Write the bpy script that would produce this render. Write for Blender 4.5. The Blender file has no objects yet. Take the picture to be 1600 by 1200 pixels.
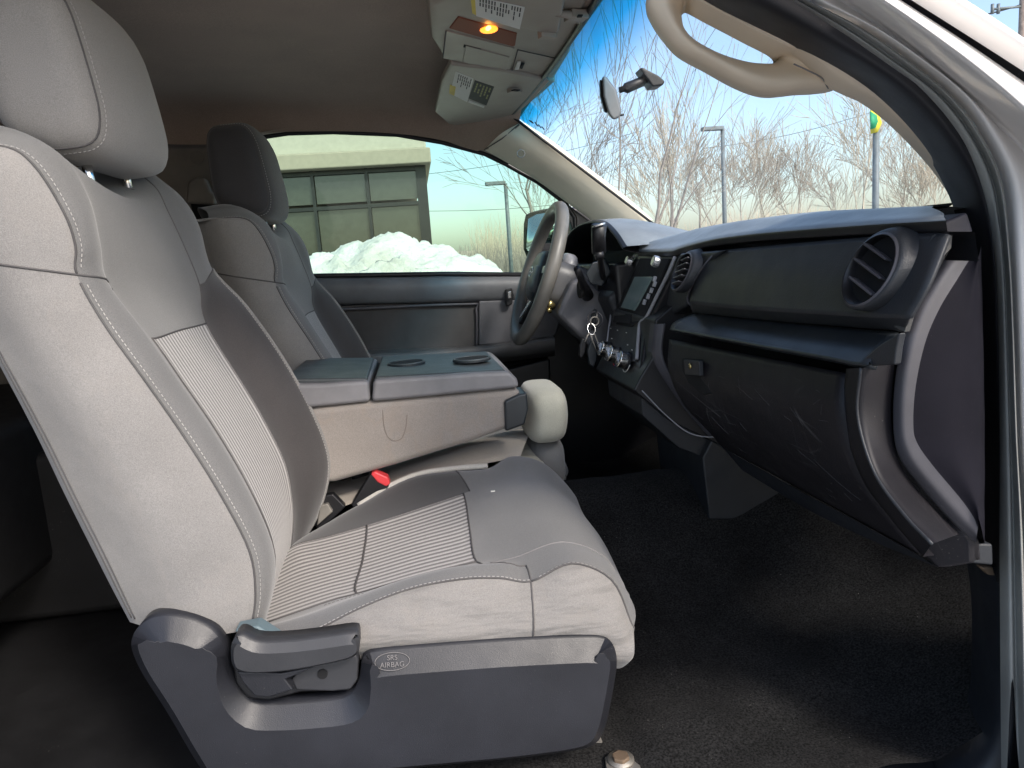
import bpy, bmesh, math, random
from mathutils import Vector, Matrix, noise
random.seed(7)
SC = bpy.context.scene
COL = SC.collection
# ------------------------------------------------------------------ camera
F = 1155.0
ey = Vector((-155, 180, F)).normalized()
ez = -Vector((500, -6981, F)); ez = (ez - ez.dot(ey)*ey).normalized()
ex = ey.cross(Vector((ez.x, ez.y, ez.z)))
# camera-frame vectors are (right, up, forward): forward = -cam z, so fix handedness
def tocam(v): return Vector((v.x, v.y, -v.z))
cy_, cz_ = tocam(ey), tocam(ez)
cx_ = cy_.cross(cz_)
Rwc = Matrix((cx_, cy_, cz_))            # world <- camera (rows are world axes in cam frame)
CAMZ = 1.43
C0 = Vector((0, 0, CAMZ))
cam = bpy.data.cameras.new('camera'); cam.sensor_width = 36; cam.lens = 36*F/1600
cam.clip_start = 0.02; cam.clip_end = 3000
co = bpy.data.objects.new('camera', cam); COL.objects.link(co)
co.matrix_world = Matrix.Translation(C0) @ Rwc.to_4x4()
SC.camera = co
# ------------------------------------------------------------------ light
SUN = Vector((0.40, -0.66, 0.64)).normalized()
elev = math.asin(SUN.z); azim = math.atan2(SUN.x, SUN.y)
w = bpy.data.worlds.new('World'); SC.world = w; w.use_nodes = True
nt = w.node_tree; nt.nodes.clear()
sky = nt.nodes.new('ShaderNodeTexSky'); sky.sky_type = 'NISHITA'; sky.sun_disc = False
sky.sun_elevation = elev; sky.sun_rotation = azim; sky.air_density = 1.0; sky.dust_density = 2.2; sky.ozone_density = 1.0
bg = nt.nodes.new('ShaderNodeBackground'); bg.inputs['Strength'].default_value = 0.15
wo = nt.nodes.new('ShaderNodeOutputWorld')
nt.links.new(sky.outputs[0], bg.inputs[0]); nt.links.new(bg.outputs[0], wo.inputs[0])
sl = bpy.data.lights.new('sun', 'SUN'); sl.energy = 1.5; sl.angle = math.radians(11); sl.color = (1, .93, .85)
so = bpy.data.objects.new('sun', sl); COL.objects.link(so)
so.rotation_euler = SUN.to_track_quat('Z', 'Y').to_euler()
SC.view_settings.view_transform = 'Standard'; SC.view_settings.look = 'None'
SC.view_settings.exposure = 1.0; SC.view_settings.gamma = 1
SC.render.engine = 'CYCLES'
SC.cycles.max_bounces = 8; SC.cycles.transparent_max_bounces = 16; SC.cycles.diffuse_bounces = 5
# ------------------------------------------------------------------ placing
def ray(px, py):
    d = Rwc @ Vector(((px-800), (600-py), -F))
    return d
def P(px, py, Y=None, X=None, Z=None):
    """point seen at photo pixel px,py on the plane Y=, X= or Z= (Z relative to eye height)"""
    d = ray(px, py)
    t = Y/d.y if Y is not None else (X/d.x if X is not None else Z/d.z)
    return C0 + d*t
def PL(px, py, p0, n):
    d = ray(px, py); t = (p0-C0).dot(n)/d.dot(n); return C0+d*t
def W(x, y, z): return Vector((x, y, z+CAMZ))
def C(lst, Y=None, X=None, Z=None):
    out = []
    for t in lst:
        if isinstance(t, Vector): out.append(t)
        elif len(t) == 3: out.append(P(t[0], t[1], Y=t[2]))
        else: out.append(P(t[0], t[1], Y=Y, X=X, Z=Z))
    return out
def cr(p0, p1, p2, p3, t):
    return 0.5*((2*p1)+(p2-p0)*t+(2*p0-5*p1+4*p2-p3)*t*t+(3*p1-p0-3*p2+p3)*t**3)
def resample(pts, n, byarc=False):
    """n points on the Catmull-Rom curve through pts"""
    m = len(pts)
    if m == 1: return [pts[0].copy() for _ in range(n)]
    if m == 2: return [pts[0].lerp(pts[1], i/(n-1)) for i in range(n)]
    def ev(s):
        i = min(int(s), m-2); t = s-i
        a = pts[i-1] if i > 0 else 2*pts[0]-pts[1]
        d = pts[i+2] if i+2 < m else 2*pts[-1]-pts[-2]
        return cr(a, pts[i], pts[i+1], d, t)
    if not byarc: return [ev((m-1)*i/(n-1)) for i in range(n)]
    K = (m-1)*12; q = [ev((m-1)*k/K) for k in range(K+1)]; L = [0]
    for a, b in zip(q, q[1:]): L.append(L[-1]+(b-a).length)
    out = []; j = 0
    for i in range(n):
        s = L[-1]*i/(n-1)
        while j < K-1 and L[j+1] < s: j += 1
        f = (s-L[j])/max(L[j+1]-L[j], 1e-9); out.append(q[j].lerp(q[j+1], min(max(f, 0), 1)))
    return out
def chaikin(pts, it=2, closed=True):
    for _ in range(it):
        out = []
        for i in range(len(pts)):
            a, b = pts[i], pts[(i+1) % len(pts)]
            out.append(tuple(a[k]*.78+b[k]*.22 for k in range(len(a)))); out.append(tuple(a[k]*.22+b[k]*.78 for k in range(len(a))))
        pts = out
    return pts
def smooth_curve(pts, n): return resample(pts, n, True)
# ------------------------------------------------------------------ objects
OFF = {}
def rootloc(o):
    while o is not None and o.parent is not None: o = o.parent
    return Vector(OFF[o.name]) if o is not None else Vector((0, 0, 0))
def thing(name, label, cat, loc, group=None):
    o = bpy.data.objects.new(name, None); COL.objects.link(o); o.location = loc; o.empty_display_size = .05
    OFF[o.name] = tuple(loc)
    o['label'] = label; o['category'] = cat
    if group: o['group'] = group
    return o
def mk(name, V, Fc, mats, parent=None, smooth=True, midx=None, uv=None, bevel=0, seg=3, label=None, kind=None, sub=0, auto=None, ang=40, recalc=True, solid=0, loc=None):
    off = rootloc(parent) if parent is not None else (Vector(loc) if loc is not None else Vector((0, 0, 0)))
    me = bpy.data.meshes.new(name)
    me.from_pydata([Vector(v)-off for v in V], [], Fc)
    if not isinstance(mats, (list, tuple)): mats = [mats]
    for m in mats: me.materials.append(m)
    if midx: me.polygons.foreach_set('material_index', midx)
    if uv:
        ul = me.uv_layers.new(name='uv')
        for l in me.loops: ul.data[l.index].uv = uv[l.vertex_index]
    if recalc:
        bm = bmesh.new(); bm.from_mesh(me); bmesh.ops.recalc_face_normals(bm, faces=bm.faces); bm.to_mesh(me); bm.free()
    if smooth: me.polygons.foreach_set('use_smooth', [True]*len(me.polygons))
    me.update()
    o = bpy.data.objects.new(name, me); COL.objects.link(o)
    if parent is not None: o.parent = parent
    else: o.location = off
    if solid:
        m = o.modifiers.new('s', 'SOLIDIFY'); m.thickness = solid; m.offset = -1
    if bevel:
        m = o.modifiers.new('b', 'BEVEL'); m.width = bevel; m.segments = seg; m.limit_method = 'ANGLE'; m.angle_limit = math.radians(ang); m.harden_normals = True
    if sub:
        m = o.modifiers.new('u', 'SUBSURF'); m.levels = sub; m.render_levels = sub
    if label: o['label'] = label
    if kind: o['kind'] = kind
    return o
def top(o, label, cat, group=None):
    o['label'] = label; o['category'] = cat
    if group: o['group'] = group
    return o
def loft(name, curves, mats, parent=None, nv=24, nu=5, sharp=(), mi=None, byarc=True, closed_u=False, disp=None, **kw):
    """surface through curves; nu = steps per interval; mi = material index per interval"""
    m = len(curves)
    R = [resample(c, nv, byarc) if len(c) != nv else c for c in curves]
    if isinstance(nu, int): nu = [nu]*(m-1 if not closed_u else m)
    rows = []; mrow = []
    seq = list(range(m-1 if not closed_u else m))
    for i in seq:
        a, b = R[i], R[(i+1) % m]
        if closed_u: pa, pb = R[i-1], R[(i+2) % m]
        else:
            pa = R[i-1] if i > 0 else None; pb = R[i+2] if i+2 < m else None
        if i in sharp: pa = None
        if (i+1) in sharp: pb = None
        for s in range(nu[i]):
            t = s/nu[i]; row = []
            for k in range(nv):
                A, B = a[k], b[k]
                p0 = pa[k] if pa else 2*A-B; p3 = pb[k] if pb else 2*B-A
                row.append(cr(p0, A, B, p3, t))
            rows.append(row); mrow.append(mi[i] if mi else 0)
    if not closed_u: rows.append([p.copy() for p in R[-1]])
    nr = len(rows)
    V = [p for r in rows for p in r]
    if disp: V = [disp(p, i//nv, i % nv) for i, p in enumerate(V)]
    mid = nv//2; U = [0.0]
    for i in range(1, nr): U.append(U[-1]+(rows[i][mid]-rows[i-1][mid]).length)
    vv = [0.0]; rm = rows[nr//2]
    for k in range(1, nv): vv.append(vv[-1]+(rm[k]-rm[k-1]).length)
    uv = [(U[i//nv], vv[i % nv]) for i in range(nr*nv)]
    Fc = []; midx = []
    for i in range(nr-1 if not closed_u else nr):
        j = (i+1) % nr
        for k in range(nv-1):
            Fc.append((i*nv+k, i*nv+k+1, j*nv+k+1, j*nv+k)); midx.append(mrow[i])
    kw.setdefault('recalc', False)
    o = mk(name, V, Fc, mats, parent, midx=midx, uv=uv, **kw)
    st = [0]
    for n_ in nu: st.append(st[-1]+n_)
    GRID[o.name] = (rows, st)
    return o
GRID = {}
def along(o, ci, k0, k1, toward=0.0, lift=.0006):
    """points on a loft's own curve ci between rows k0..k1, shifted a fraction to the next curve, lifted outward"""
    rows, st = GRID[o.name]; out = []; i = st[ci]; j = i+(1 if toward >= 0 else -1)
    for k in range(k0, k1+1):
        p = rows[i][k].lerp(rows[j][k], abs(toward)) if toward else rows[i][k]
        out.append(p+(C0-p).normalized()*lift)
    return out
def across(o, c0, c1, k, lift=.0006):
    rows, st = GRID[o.name]
    return [rows[i][k]+(C0-rows[i][k]).normalized()*lift for i in range(st[c0], st[c1]+1)]
def prism(name, poly, ext, mats, parent=None, bevel=.004, seg=3, n=None, **kw):
    """closed outline poly (Vectors) extruded by vector ext (or per-point list)"""
    if n: poly = resample(poly+[poly[0]], n+1, True)[:-1]
    k = len(poly)
    e = ext if isinstance(ext, list) else [ext]*k
    V = list(poly)+[p+q for p, q in zip(poly, e)]
    Fc = [tuple(range(k)), tuple(range(2*k-1, k-1, -1))]+[(i, (i+1) % k, k+(i+1) % k, k+i) for i in range(k)]
    return mk(name, V, Fc, mats, parent, bevel=bevel, seg=seg, smooth=kw.pop('smooth', True), **kw)
def frame_of(path, i):
    a = path[max(i-1, 0)]; b = path[min(i+1, len(path)-1)]
    t = (b-a).normalized(); up = Vector((0, 0, 1)) if abs(t.z) < .9 else Vector((1, 0, 0))
    s = t.cross(up).normalized(); return t, s, s.cross(t).normalized()
def tubegeo(path, r, sides=8, closed=False, cap=True, sq=1.0):
    V = []; Fc = []; n = len(path); s = None
    for i, p in enumerate(path):
        if closed: a = path[i-1]; b = path[(i+1) % n]
        else: a = path[max(i-1, 0)]; b = path[min(i+1, n-1)]
        t = (b-a).normalized()
        if s is None:
            up = Vector((0, 0, 1)) if abs(t.z) < .9 else Vector((1, 0, 0)); s = t.cross(up).normalized()
        else:
            s = (s-t*s.dot(t)).normalized()
        u = s.cross(t).normalized()
        rr = r[i] if isinstance(r, (list, tuple)) else r
        for k in range(sides):
            a = 2*math.pi*k/sides; V.append(p+(s*math.cos(a)+u*math.sin(a)*sq)*rr)
    for i in range(n-1 if not closed else n):
        j = (i+1) % n
        for k in range(sides):
            l = (k+1) % sides; Fc.append((i*sides+k, i*sides+l, j*sides+l, j*sides+k))
    if cap and not closed: Fc += [tuple(range(sides))[::-1], tuple((n-1)*sides+k for k in range(sides))]
    return V, Fc
def tube(name, path, r, mat, parent=None, sides=8, closed=False, **kw):
    V, Fc = tubegeo(path, r, sides, closed); return mk(name, V, Fc, mat, parent, **kw)
def join(parts):
    V = []; Fc = []
    for v, f in parts:
        o = len(V); V += v; Fc += [tuple(i+o for i in q) for q in f]
    return V, Fc
def box(c, h, R=None):
    V = []
    for x in (-1, 1):
        for y in (-1, 1):
            for z in (-1, 1):
                p = Vector((x*h[0], y*h[1], z*h[2]))
                if R: p = R @ p
                V.append(Vector(c)+p)
    return V, [(0, 1, 3, 2), (4, 6, 7, 5), (0, 4, 5, 1), (2, 3, 7, 6), (0, 2, 6, 4), (1, 5, 7, 3)]
def orient(t, nrm):
    t = t.normalized(); n = (nrm-nrm.dot(t)*t).normalized(); s = n.cross(t)
    return Matrix((t, s, n)).transposed()
def stitches(name, path, mat, parent, L=.0034, gap=.0024, r=.00045, lift=None, **kw):
    tot = sum((b-a).length for a, b in zip(path, path[1:]))
    n = int(tot/(L+gap)); q = smooth_curve(path, n+1); parts = []
    for i in range(n):
        a, b = q[i], q[i+1]; t = b-a
        if t.length < 1e-6: continue
        m = (a+b)/2 + (lift if lift else Vector((0, 0, 0)))
        parts.append(box(m, (L/2, r, r), orient(t, C0-m)))
    if parts:
        V, Fc = join(parts); return mk(name, V, Fc, mat, parent, smooth=False, kind='stuff', **kw)
def superbox(name, c, h, e, mat, parent=None, R=None, n=10, warp=None, **kw):
    bm = bmesh.new(); V = {}; vl = []; Fc = []
    def vid(p):
        k = tuple(round(q, 5) for q in p)
        if k not in V: V[k] = len(vl); vl.append(Vector(p))
        return V[k]
    for ax in range(3):
        for sg in (-1, 1):
            for i in range(n):
                for j in range(n):
                    q = []
                    for (a, b) in ((i, j), (i+1, j), (i+1, j+1), (i, j+1)):
                        # cosine spacing
                        u = math.tan((a/n*2-1)*math.pi/4); v = math.tan((b/n*2-1)*math.pi/4)
                        p = [0, 0, 0]; p[ax] = sg; p[(ax+1) % 3] = u; p[(ax+2) % 3] = v; q.append(vid(p))
                    Fc.append(tuple(q) if sg > 0 else tuple(q[::-1]))
    out = []
    for p in vl:
        nrm = (abs(p.x)**e+abs(p.y)**e+abs(p.z)**e)**(1/e); p = p/nrm
        p = Vector((p.x, p.y, p.z))
        if warp: p = warp(p)
        p = Vector((p.x*h[0], p.y*h[1], p.z*h[2]))
        if R: p = R @ p
        out.append(Vector(c)+p)
    bm.free()
    return mk(name, out, Fc, mat, parent, **kw)
def disc(c, nrm, r, h, n=24, r2=None, sx=1):
    """short cylinder geometry from c along nrm"""
    R = orient(Vector((0, 1, .01)) if abs(nrm.normalized().y) < .9 else Vector((1, 0, 0)), nrm); V = []; r2 = r if r2 is None else r2
    for k in range(n):
        a = 2*math.pi*k/n; V.append(c+R @ Vector((math.cos(a)*r*sx, math.sin(a)*r, 0)))
    for k in range(n):
        a = 2*math.pi*k/n; V.append(c+R @ Vector((math.cos(a)*r2*sx, math.sin(a)*r2, h)))
    Fc = [tuple(range(n))[::-1], tuple(range(n, 2*n))]+[(k, (k+1) % n, n+(k+1) % n, n+k) for k in range(n)]
    return V, Fc
def text(name, s, c, xdir, nrm, size, mat, parent, depth=.0004):
    cu = bpy.data.curves.new('t', 'FONT'); cu.body = s; cu.size = size; cu.align_x = 'CENTER'; cu.align_y = 'CENTER'; cu.extrude = depth
    to = bpy.data.objects.new('t', cu); COL.objects.link(to)
    dg = bpy.context.evaluated_depsgraph_get(); me = bpy.data.meshes.new_from_object(to.evaluated_get(dg))
    bpy.data.objects.remove(to)
    R = orient(xdir, nrm); V = [Vector(c)+R @ v.co for v in me.vertices]; Fc = [tuple(p.vertices) for p in me.polygons]
    return mk(name, V, Fc, mat, parent, smooth=False, recalc=False)
# ------------------------------------------------------------------ materials
def newmat(name):
    m = bpy.data.materials.new(name); m.use_nodes = True; t = m.node_tree; t.nodes.clear()
    o = t.nodes.new('ShaderNodeOutputMaterial'); b = t.nodes.new('ShaderNodeBsdfPrincipled'); t.links.new(b.outputs[0], o.inputs[0])
    return m, t, b, o
def N(t, typ, **kw):
    n = t.nodes.new(typ)
    for k, v in kw.items():
        if k.startswith('i_'): n.inputs[int(k[2:])].default_value = v
        else: setattr(n, k, v)
    return n
def ramp(t, fac, stops):
    r = t.nodes.new('ShaderNodeValToRGB'); t.links.new(fac, r.inputs[0])
    e = r.color_ramp.elements
    while len(e) > 1: e.remove(e[-1])
    e[0].position = stops[0][0]; e[0].color = stops[0][1]
    for p, c in stops[1:]: q = e.new(p); q.color = c
    return r
def rgba(c): return (c[0], c[1], c[2], 1) if len(c) == 3 else c
def mixc(t, fac, a, b, mode='MIX'):
    n = t.nodes.new('ShaderNodeMix'); n.data_type = 'RGBA'; n.blend_type = mode
    if isinstance(fac, (int, float)): n.inputs[0].default_value = fac
    else: t.links.new(fac, n.inputs[0])
    for k, v in ((6, a), (7, b)):
        if isinstance(v, (tuple, list)): n.inputs[k].default_value = rgba(v)
        else: t.links.new(v, n.inputs[k])
    return n.outputs[2]
def noisetex(t, scale, detail=4, vec=None, rough=.55, stretch=None):
    n = N(t, 'ShaderNodeTexNoise'); n.inputs['Scale'].default_value = scale; n.inputs['Detail'].default_value = detail; n.inputs['Roughness'].default_value = rough
    tc = N(t, 'ShaderNodeTexCoord'); src = tc.outputs['Object'] if vec is None else vec
    if stretch:
        mp = N(t, 'ShaderNodeMapping'); mp.inputs['Scale'].default_value = stretch; mp.inputs['Rotation'].default_value = (0, .25, 0); t.links.new(src, mp.inputs[0]); src = mp.outputs[0]
    t.links.new(src, n.inputs['Vector']); return n.outputs['Fac']
def bump(t, b, h, strength, dist=.001, prev=None):
    n = N(t, 'ShaderNodeBump'); n.inputs['Strength'].default_value = strength; n.inputs['Distance'].default_value = dist
    t.links.new(h, n.inputs['Height'])
    if prev is not None: t.links.new(prev, n.inputs['Normal'])
    t.links.new(n.outputs[0], b.inputs['Normal']); return n.outputs[0]
def plastic(name, col, rough=.5, grain=1400, gs=.25, var=.25, dust=0.0, scratches=0.0, spec=.5, metallic=0, coat=0, dustcol=(.35, .33, .3)):
    m, t, b, o = newmat(name)
    f = noisetex(t, 9, 5); r = ramp(t, f, [(.3, rgba([c*(1-var) for c in col])), (.7, rgba([c*(1+var) for c in col]))])
    c = r.outputs[0]
    if dust:
        d = noisetex(t, 420, 2, rough=.5); rr = ramp(t, d, [(.70, (0, 0, 0, 1)), (.76, (1, 1, 1, 1))])
        d2 = noisetex(t, 14, 3); r2 = ramp(t, d2, [(.5, (0, 0, 0, 1)), (.75, (dust, dust, dust, 1))])
        mm = N(t, 'ShaderNodeMath', operation='MULTIPLY'); t.links.new(rr.outputs[0], mm.inputs[0]); t.links.new(r2.outputs[0], mm.inputs[1])
        c = mixc(t, mm.outputs[0], c, dustcol)
    if scratches:
        for st, sc_ in (((3, 60, 9), 5), ((50, 5, 12), 4), ((14, 9, 90), 3)):
            v = N(t, 'ShaderNodeTexVoronoi', feature='DISTANCE_TO_EDGE'); v.inputs['Scale'].default_value = sc_
            tc = N(t, 'ShaderNodeTexCoord'); mp = N(t, 'ShaderNodeMapping'); mp.inputs['Scale'].default_value = [x/10 for x in st]; mp.inputs['Rotation'].default_value = (st[0], st[1], st[2])
            nz = noisetex(t, 6, 2)
            t.links.new(tc.outputs['Object'], mp.inputs[0]); t.links.new(mp.outputs[0], v.inputs['Vector'])
            e = ramp(t, v.outputs[0], [(0, (1, 1, 1, 1)), (.010, (0, 0, 0, 1))])
            k = ramp(t, nz, [(.53, (0, 0, 0, 1)), (.62, (scratches,)*3+(1,))])
            mm = N(t, 'ShaderNodeMath', operation='MULTIPLY'); t.links.new(e.outputs[0], mm.inputs[0]); t.links.new(k.outputs[0], mm.inputs[1])
            c = mixc(t, mm.outputs[0], c, (.3, .3, .3))
    t.links.new(c, b.inputs['Base Color']); b.inputs['Metallic'].default_value = metallic
    rn = noisetex(t, 30, 4); rr = N(t, 'ShaderNodeMapRange'); t.links.new(rn, rr.inputs[0]); rr.inputs[3].default_value = max(rough-.1, .02); rr.inputs[4].default_value = rough+.1
    t.links.new(rr.outputs[0], b.inputs['Roughness']); b.inputs['Specular IOR Level'].default_value = spec
    if coat: b.inputs['Coat Weight'].default_value = coat; b.inputs['Coat Roughness'].default_value = .08
    if gs: bump(t, b, noisetex(t, grain, 2), gs, .0006)
    return m
def fabric(name, col, var=.12, weave=900, ws=.35, wrinkle=.0, stain=None, wr_stretch=(1, 1, 1), sheen=.3):
    m, t, b, o = newmat(name)
    f = noisetex(t, 7, 5); r = ramp(t, f, [(.3, rgba([c*(1-var) for c in col])), (.7, rgba([c*(1+var*.7) for c in col]))]); c = r.outputs[0]
    f2 = noisetex(t, weave, 2); r2 = ramp(t, f2, [(.3, (.78,)*3+(1,)), (.7, (1.12,)*3+(1,))]); c = mixc(t, 1.0, c, r2.outputs[0], 'MULTIPLY')
    if stain:
        s = noisetex(t, 11, 4, stretch=(1, 1, .6)); rs = ramp(t, s, [(.47, (0, 0, 0, 1)), (.5, (stain[1],)*3+(1,)), (.54, (stain[1]*.25,)*3+(1,))]); c = mixc(t, rs.outputs[0], c, stain[0])
    t.links.new(c, b.inputs['Base Color']); b.inputs['Roughness'].default_value = .9; b.inputs['Specular IOR Level'].default_value = .2
    b.inputs['Sheen Weight'].default_value = sheen; b.inputs['Sheen Roughness'].default_value = .5
    pv = None
    if wrinkle:
        pv = bump(t, b, noisetex(t, 9, 3, stretch=wr_stretch, rough=.45), wrinkle, .03)
    bump(t, b, f2, ws, .0008, pv)
    return m
def striped(name, a, bcol, pitch, axis=0, bs=.6):
    """ribbed cloth: ribs run along v (axis 0) of the uv"""
    m, t, b, o = newmat(name)
    uvn = N(t, 'ShaderNodeUVMap'); uvn.uv_map = 'uv'
    sp = N(t, 'ShaderNodeSeparateXYZ'); t.links.new(uvn.outputs[0], sp.inputs[0])
    nz = noisetex(t, 60, 2); ma = N(t, 'ShaderNodeMath', operation='MULTIPLY_ADD'); t.links.new(nz, ma.inputs[0]); ma.inputs[1].default_value = .0004; t.links.new(sp.outputs[axis], ma.inputs[2])
    mu = N(t, 'ShaderNodeMath', operation='MULTIPLY'); t.links.new(ma.outputs[0], mu.inputs[0]); mu.inputs[1].default_value = 2*math.pi/pitch
    si = N(t, 'ShaderNodeMath', operation='SINE'); t.links.new(mu.outputs[0], si.inputs[0])
    r = ramp(t, si.outputs[0], [(0, rgba(bcol)), (.42, rgba(bcol)), (.62, rgba(a)), (1, rgba(a))])
    # map -1..1 to 0..1
    mr = N(t, 'ShaderNodeMapRange'); mr.inputs[1].default_value = -1; mr.inputs[2].default_value = 1; t.links.new(si.outputs[0], mr.inputs[0]); t.links.new(mr.outputs[0], r.inputs[0])
    f2 = noisetex(t, 500, 2); r2 = ramp(t, f2, [(.3, (.8,)*3+(1,)), (.7, (1.1,)*3+(1,))]); c = mixc(t, 1.0, r.outputs[0], r2.outputs[0], 'MULTIPLY')
    t.links.new(c, b.inputs['Base Color']); b.inputs['Roughness'].default_value = .85; b.inputs['Sheen Weight'].default_value = .2; b.inputs['Specular IOR Level'].default_value = .2
    bump(t, b, mr.outputs[0], bs, .0012)
    return m
def glass(name, tint, band=False, refl=.5):
    m, t, b, o = newmat(name); t.nodes.remove(b)
    tr = N(t, 'ShaderNodeBsdfTransparent'); tr.inputs[0].default_value = rgba(tint)
    gl = N(t, 'ShaderNodeBsdfGlossy'); gl.inputs['Roughness'].default_value = .02
    fr = N(t, 'ShaderNodeFresnel'); fr.inputs[0].default_value = 1.45
    mu = N(t, 'ShaderNodeMath', operation='MULTIPLY'); mu.inputs[1].default_value = refl; t.links.new(fr.outputs[0], mu.inputs[0])
    mx = N(t, 'ShaderNodeMixShader'); t.links.new(mu.outputs[0], mx.inputs[0]); t.links.new(tr.outputs[0], mx.inputs[1]); t.links.new(gl.outputs[0], mx.inputs[2])
    if band:
        uvn = N(t, 'ShaderNodeUVMap'); uvn.uv_map = 'uv'; sp = N(t, 'ShaderNodeSeparateXYZ'); t.links.new(uvn.outputs[0], sp.inputs[0])
        r = ramp(t, sp.outputs[0], [(0, (.01, .22, .40, 1)), (.045, (.03, .46, .74, 1)), (.125, rgba(tint))]); t.links.new(r.outputs[0], tr.inputs[0])
    t.links.new(mx.outputs[0], o.inputs[0]); return m
M = {}
M['seat'] = fabric('seat_cloth_grey', (.248, .238, .229), stain=((.30, .27, .24), .10), wrinkle=.25)
M['seatside'] = fabric('seat_cloth_creased', (.238, .227, .217), stain=((.27, .245, .215), .16), wrinkle=.75, wr_stretch=(.7, .5, 3.2))
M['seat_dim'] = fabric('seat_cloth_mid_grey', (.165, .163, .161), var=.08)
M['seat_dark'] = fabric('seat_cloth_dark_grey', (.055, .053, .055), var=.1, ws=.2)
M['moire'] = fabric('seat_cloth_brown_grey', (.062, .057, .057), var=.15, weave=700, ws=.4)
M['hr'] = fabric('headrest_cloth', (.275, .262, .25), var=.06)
M['stripe'] = striped('ribbed_insert', (.52, .495, .48), (.20, .19, .185), .0150)
M['stripe_c'] = striped('ribbed_cushion', (.48, .455, .44), (.17, .16, .155), .0150)
M['thread'] = plastic('pale_thread', (.38, .365, .35), .8, gs=0)
M['seam'] = plastic('seam_dark', (.09, .085, .085), .9, gs=0)
M['seam_soft'] = plastic('seam_grey', (.2, .19, .19), .9, gs=0)
M['piping'] = fabric('pale_piping', (.6, .57, .52))
M['trim'] = plastic('seat_trim_plastic', (.017, .018, .023), .40, grain=900, gs=.35, dust=.6, spec=.45)
M['trimhandle'] = plastic('lever_plastic', (.03, .031, .035), .42, grain=900, gs=.3, dust=.3)
M['dash'] = plastic('dash_plastic', (.023, .0255, .030), .48, grain=500, gs=.5, dust=.4)
M['dashgrain'] = plastic('dash_grained', (.06, .06, .06), .55, grain=260, gs=.9)
M['dashtop'] = plastic('dash_top_glare', (.22, .245, .265), .36, grain=600, gs=.4)  # dark dash plastic lightened: sky glare is put into the base colour
M['dashlow'] = plastic('glovebox_plastic', (.014, .013, .016), .5, grain=700, gs=.4, spec=.3, dust=1.0, scratches=.22)
M['dashblue'] = plastic('dash_under_plastic', (.017, .020, .026), .45, dust=.8)
M['shelf'] = plastic('shelf_plastic', (.023, .028, .033), .38, grain=900, gs=.2)
M['rail'] = plastic('grey_trim_strip', (.075, .073, .083), .42, gs=.2)
M['black'] = plastic('black_plastic', (.012, .012, .014), .4, gs=.2)
M['void'] = plastic('black_matte', (.004, .004, .005), .9, gs=0)
M['silverrail'] = plastic('stack_rail_plastic', (.34, .34, .36), .35, gs=0)
M['silver'] = plastic('silver_plastic', (.62, .62, .62), .25, gs=0, metallic=.8)
M['chrome'] = plastic('bright_metal', (.75, .75, .73), .15, gs=0, metallic=1)
M['cream'] = plastic('cream_trim', (.82, .77, .62), .6, grain=700, gs=.3, var=.06)
M['tan'] = plastic('tan_trim', (.76, .64, .49), .6, grain=700, gs=.3, var=.06)
M['liner'] = fabric('headliner_cloth', (.38, .285, .22), var=.08, weave=500)
M['ohead'] = plastic('overhead_plastic', (.33, .285, .235), .5, grain=900, gs=.2, var=.05)
M['rubber'] = plastic('grey_rubber', (.27, .275, .26), .65, grain=500, gs=.4, var=.2, dust=.3)
M['seal'] = plastic('black_rubber', (.018, .018, .022), .55, gs=.3, dust=.4)
M['paint'] = plastic('silver_white_paint', (.80, .77, .74), .5, gs=0, var=.02, coat=.2)
M['paint2'] = plastic('silver_grey_paint', (.36, .36, .38), .3, gs=0, var=.02, coat=.6, metallic=.4)
M['carpet'] = plastic('carpet_black', (.018, .0178, .0178), .95, grain=260, gs=1.0, var=.3, dust=1.0, spec=.1)
ct = M['carpet'].node_tree; cb = [n for n in ct.nodes if n.type == 'BSDF_PRINCIPLED'][0]; src = cb.inputs['Base Color'].links[0].from_socket
fb = ramp(ct, noisetex(ct, 330, 3), [(.35, (.45, .45, .45, 1)), (.68, (1.9, 1.9, 1.9, 1))]); ct.links.new(mixc(ct, 1.0, src, fb.outputs[0], 'MULTIPLY'), cb.inputs['Base Color']); cb.inputs['Sheen Weight'].default_value = .03; cb.inputs['Specular IOR Level'].default_value = .02
M['floorp'] = plastic('rear_floor_plastic', (.012, .012, .013), .6, dust=.8, spec=.3)
M['leather'] = plastic('wheel_leather', (.155, .148, .135), .38, grain=500, gs=.3, var=.3)
M['red'] = plastic('red_button', (.75, .06, .07), .35, gs=0, var=.05)
M['beige'] = fabric('console_cloth_beige', (.30, .272, .25), var=.1, stain=((.31, .25, .205), .28))
M['beige2'] = fabric('middle_cushion_cloth', (.42, .37, .31), var=.1)
M['olive'] = fabric('middle_headrest_cloth', (.44, .43, .36), var=.1)
M['console'] = plastic('console_lid_plastic', (.055, .063, .067), .42, grain=900, gs=.4, dust=.5)
M['console_s'] = plastic('console_edge_plastic', (.20, .196, .205), .5, grain=900, gs=.5, dust=.3)
M['screen'] = plastic('display_reflection', (.20, .27, .26), .12, gs=0, var=.15)  # pale green-grey is the reflection on the display, painted as base colour
M['white'] = plastic('white_label', (.7, .69, .64), .6, gs=0, var=.03)
M['yellow'] = plastic('yellow_label', (.65, .50, .06), .6, gs=0)
M['ink'] = plastic('ink_black', (.02, .02, .02), .7, gs=0)
M['olivedark'] = plastic('label_olive_print', (.26, .25, .08), .6, gs=0)
M['blueclip'] = plastic('bluegrey_clip', (.12, .17, .19), .5, gs=.2)
M['brass'] = plastic('brass_plug', (.62, .50, .22), .25, gs=0, metallic=.9)
M['rust'] = plastic('rusty_metal', (.17, .12, .08), .7, gs=.6, metallic=.3, var=.5)
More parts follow.
